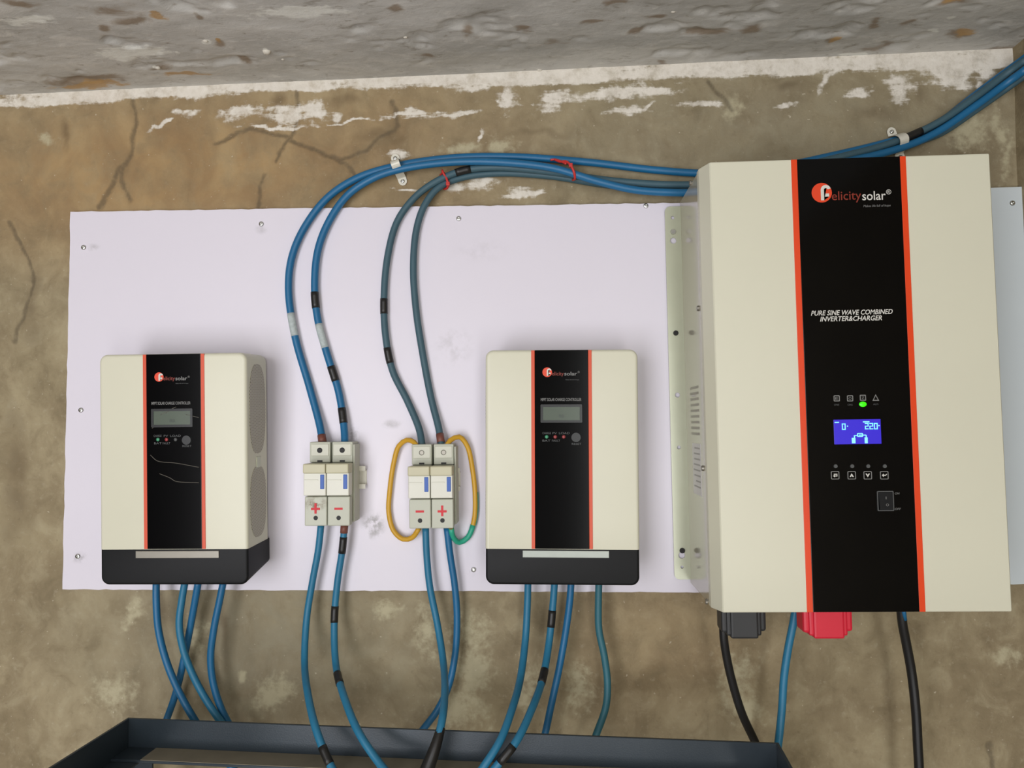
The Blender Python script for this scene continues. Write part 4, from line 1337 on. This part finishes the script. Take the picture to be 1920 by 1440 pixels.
# middle controller
cable('blue_cable', [(990, 1090, -.046), (989, 1130, -.046), (985, 1200, -.055), (976, 1270, -.095), (960, 1330, -.155), (938, 1388, -.19), (905, 1440, -.205), (860, 1500, -.21), (800, 1600, -.22)],
      RL, M['cable_teal'], 'plain blue cable, first from the left under the middle controller, draped over the rack', group=GL)
cable('blue_cable', [(1040, 1090, -.046), (1037, 1130, -.046), (1030, 1200, -.055), (1018, 1270, -.095), (997, 1330, -.155), (968, 1390, -.195), (930, 1438, -.205), (880, 1500, -.21), (820, 1600, -.22)],
      RL, M['cable_teal'], 'blue cable with three black bands under the middle controller', group=GL, tapes=[(1034, 1158, .022), (1015, 1272, .020), (948, 1418, .024)])
cable('blue_cable', [(1071, 1090, -.046), (1068, 1130, -.046), (1059, 1195, -.046), (1047, 1260, -.048), (1034, 1320, -.052), (1022, 1376, -.058), (1005, 1440, -.06), (985, 1560, -.06)],
      RL, M['cable_blue'], 'deep blue cable, third from the left under the middle controller, going behind the rack', group=GL)
cable('teal_cable', [(1123, 1090, -.046), (1122, 1130, -.046), (1123, 1180, -.046), (1133, 1230, -.048), (1139, 1280, -.050), (1136, 1325, -.054), (1117, 1380, -.060), (1095, 1440, -.065), (1070, 1560, -.065)],
      RL, M['cable_green'], 'dark teal cable under the right end of the middle controller', group=GL)
# inverter
GI = 'cables under the inverter'
cable('black_cable', [(1356, 1160, -.112), (1357, 1195, -.110), (1364, 1240, -.104), (1376, 1290, -.098), (1392, 1340, -.094), (1417, 1394, -.090), (1440, 1450, -.100), (1460, 1560, -.105)],
      0.0060, M['cable_black'], 'black battery cable hanging from the black boot of the inverter', group=GI)
cable('blue_cable', [(1492, 1140, -.085), (1487, 1170, -.085), (1478, 1215, -.085), (1470, 1270, -.085), (1466, 1330, -.086), (1459, 1396, -.090), (1450, 1450, -.075), (1440, 1560, -.070)],
      0.0056, M['cable_teal'], 'blue cable hanging left of the red boot of the inverter', group=GI)
cable('black_cable', [(1689, 1135, -.10), (1692, 1168, -.096), (1699, 1205, -.090), (1709, 1260, -.085), (1717, 1330, -.085), (1721, 1400, -.085), (1724, 1460, -.085), (1726, 1600, -.085)],
      0.0064, M['cable_black'], 'thick black cable with a blue core hanging under the right half of the inverter', group=GI)
par = [o for o in scene.objects if o.name.startswith('black_cable') and o.type == 'EMPTY'][-1]
tube('blue_core', M['cable_blue'], par, [at(x, y, d) - par.location for x, y, d in ((1693, 1135, -.107), (1695, 1150, -.104), (1697, 1162, -.101))], 0.0030, 8)


# ------------------------------------------------------------------ saddles and ties
def saddle(p0, p1, py_bulge, label, hole_both=True):
    """p0, p1: px ends of the strap on the wall"""
    A, B = at(*p0, -0.001), at(*p1, -0.001)
    root = empty('cable_saddle', (A + B) / 2)
    o = root.location
    d = (B - A)
    ln = d.length
    d.normalize()
    side = Vector((d.z, 0, -d.x))
    w, t = 0.0070, 0.0012
    # profile along d: tab, hump, tab
    N = 22
    prof = []
    for k in range(N + 1):
        s = k / N
        if s < 0.26 or s > 0.74: hh = 0.001
        else:
            u = (s - 0.26) / 0.48
            hh = 0.001 + py_bulge * min(1.0, math.sin(math.pi * u) ** 0.45)
        prof.append((A - o + d * (ln * s)) + Vector((0, -hh, 0)))
    bm = bmesh.new()
    rows = []
    for k, p in enumerate(prof):
        s = k / N
        ww = w
        e = min(s, 1 - s) * ln
        if e < w: ww = w * math.sqrt(max(0.08, 1 - (1 - e / w) ** 2))
        rows.append([bm.verts.new(p - side * ww), bm.verts.new(p + side * ww), bm.verts.new(p + side * ww + Vector((0, -t, 0))), bm.verts.new(p - side * ww + Vector((0, -t, 0)))])
    for a, b in zip(rows, rows[1:]):
        for k in range(4): bm.faces.new((a[k], a[(k + 1) % 4], b[(k + 1) % 4], b[k]))
    bm.faces.new(rows[0][::-1]); bm.faces.new(rows[-1])
    finish(bm, 'strap', M['galv'], root, False)
    for f in ((0.13, 0.87) if hole_both else (0.13,)):
        c = (A - o) + d * (ln * f)
        s = link('screw', SCREW, M['steel'] if f > 0.5 else M['dull_steel'], root)
        s.location = c + Vector((0, -0.0020, 0))
        s.scale = (0.85, 0.85, 0.85)
    tag(root, label, 'cable clip', 'galvanised cable saddles on the wall')


saddle((739, 290), (758, 348), 0.032, 'galvanised saddle clip over the blue cables above the white board')
saddle((1668, 240), (1690, 304), 0.028, 'galvanised saddle clip over the cable bundle above the inverter')


def tie(name, loops, tail, r, label):
    root = empty(name, at(*loops[0]))
    o = root.location
    tube('loop', M['red_tie'], root, catmull([at(*p) - o for p in loops], 0.002), r, 8)
    tube('tail', M['red_tie'], root, catmull([at(*p) - o for p in tail], 0.002), r * 0.9, 8)
    bm = bmesh.new()
    c = at(*loops[len(loops) // 2]) - o
    add_box(bm, c.x - 0.003, c.x + 0.003, c.y - 0.003, c.y + 0.002, c.z - 0.003, c.z + 0.003, 0.0008)
    finish(bm, 'knot', M['red_tie'], root)
    tag(root, label, 'cable tie', 'red ties on the upper cable bundle')


tie('cable_tie', [(826, 329, -.006), (831, 324, -.016), (836, 332, -.023), (840, 345, -.022), (838, 353, -.014), (832, 354, -.006)], [(836, 332, -.023), (832, 326, -.026), (829, 319, -.024)], 0.0020,
    'red tie around the two slate cables near the board top')
tie('cable_tie', [(1040, 299, -.020), (1050, 303, -.026), (1062, 303, -.034), (1070, 310, -.038), (1076, 322, -.038), (1078, 334, -.030), (1073, 338, -.008)], [(1032, 300, -.020), (1040, 299, -.020), (1062, 307, -.034)], 0.0020,
    'red tie wrapped around the blue and slate bundle left of the inverter')


# ------------------------------------------------------------------ rack below
def rack():
    A = at(240, 1345, -0.105)
    lo, hi = -0.4, -0.105
    for _ in range(40):
        mid = (lo + hi) / 2
        if at(1460, 1392, mid).z > A.z: lo = mid     # nearer the camera -> higher
        else: hi = mid
    B = at(1460, 1392, (lo + hi) / 2)
    v = B - A
    ang = math.atan2(v.y, v.x)
    Wd = math.hypot(v.x, v.y)
    root = empty('battery_rack', (A.x, A.y, 0.0), rotz=ang)
    zt, h, t, dp = A.z, 0.044, 0.004, 0.52
    def rail(name, x0, x1, y0, y1, z0, z1): return (x0, x1, y0, y1, z0, z1)
    # back and front rails: angle section, upright leg outside, flat leg inward
    for (ya, yb, yi) in ((-t, 0.0, -h), (-dp, -dp + t, -dp + h)):
        bm = bmesh.new()
        add_box(bm, 0, Wd, ya, yb, zt - h, zt, 0.0006, 1)
        add_box(bm, t, Wd - t, min(yi, ya), max(yi, yb), zt - h - 0.0005, zt - h + t - 0.0005, 0.0006, 1)
        cr = finish(bm, 'cross_rail', M['rack'], root)
        ys = sorted((yi, ya if yi < ya else yb))
        box('dust_layer', M['dust'], cr, t + h, Wd - t - h, ys[0] + 0.0005, ys[1] - 0.0005, zt - h + t - 0.0005, zt - h + t + 0.0002)
    for s in (0, 1):
        xa, xb = (0, t) if s == 0 else (Wd - t, Wd)
        xi = h if s == 0 else Wd - h
        bm = bmesh.new()
        add_box(bm, xa, xb, -dp + t, -t, zt - h, zt, 0.0006, 1)
        add_box(bm, min(xi, xa), max(xi, xb), -dp + t, -t, zt - h - 0.003, zt - h - 0.0002, 0.0004, 1)
        finish(bm, 'side_rail', M['rack'], root)
    for sx in (0, 1):
        for sy in (0, 1):
            bm = bmesh.new()
            xa, xb = (t + .0005, 2 * t) if sx == 0 else (Wd - 2 * t, Wd - t - .0005)
            xi = h if sx == 0 else Wd - h
            ya, yb = (-2 * t, -t - .0005) if sy == 0 else (-dp + t + .0005, -dp + 2 * t)
            yi = -h if sy == 0 else -dp + h
            add_box(bm, min(xa, xi), max(xb, xi), ya, yb, 0, zt - h - 0.004)
            add_box(bm, xa, xb, min(ya, yi), max(yb, yi), 0, zt - h - 0.004)
            finish(bm, 'upright', M['rack'], root)
    # lower shelf frame
    for (ya, yb) in ((-2 * t - h, -2 * t), (-dp + 2 * t, -dp + 2 * t + h)):
        box('shelf_rail', M['rack'], root, 2 * t, Wd - 2 * t, ya, yb, 0.30, 0.304)
    tag(root, 'slate grey angle steel rack frame below the board at the bottom edge', 'rack')


rack()
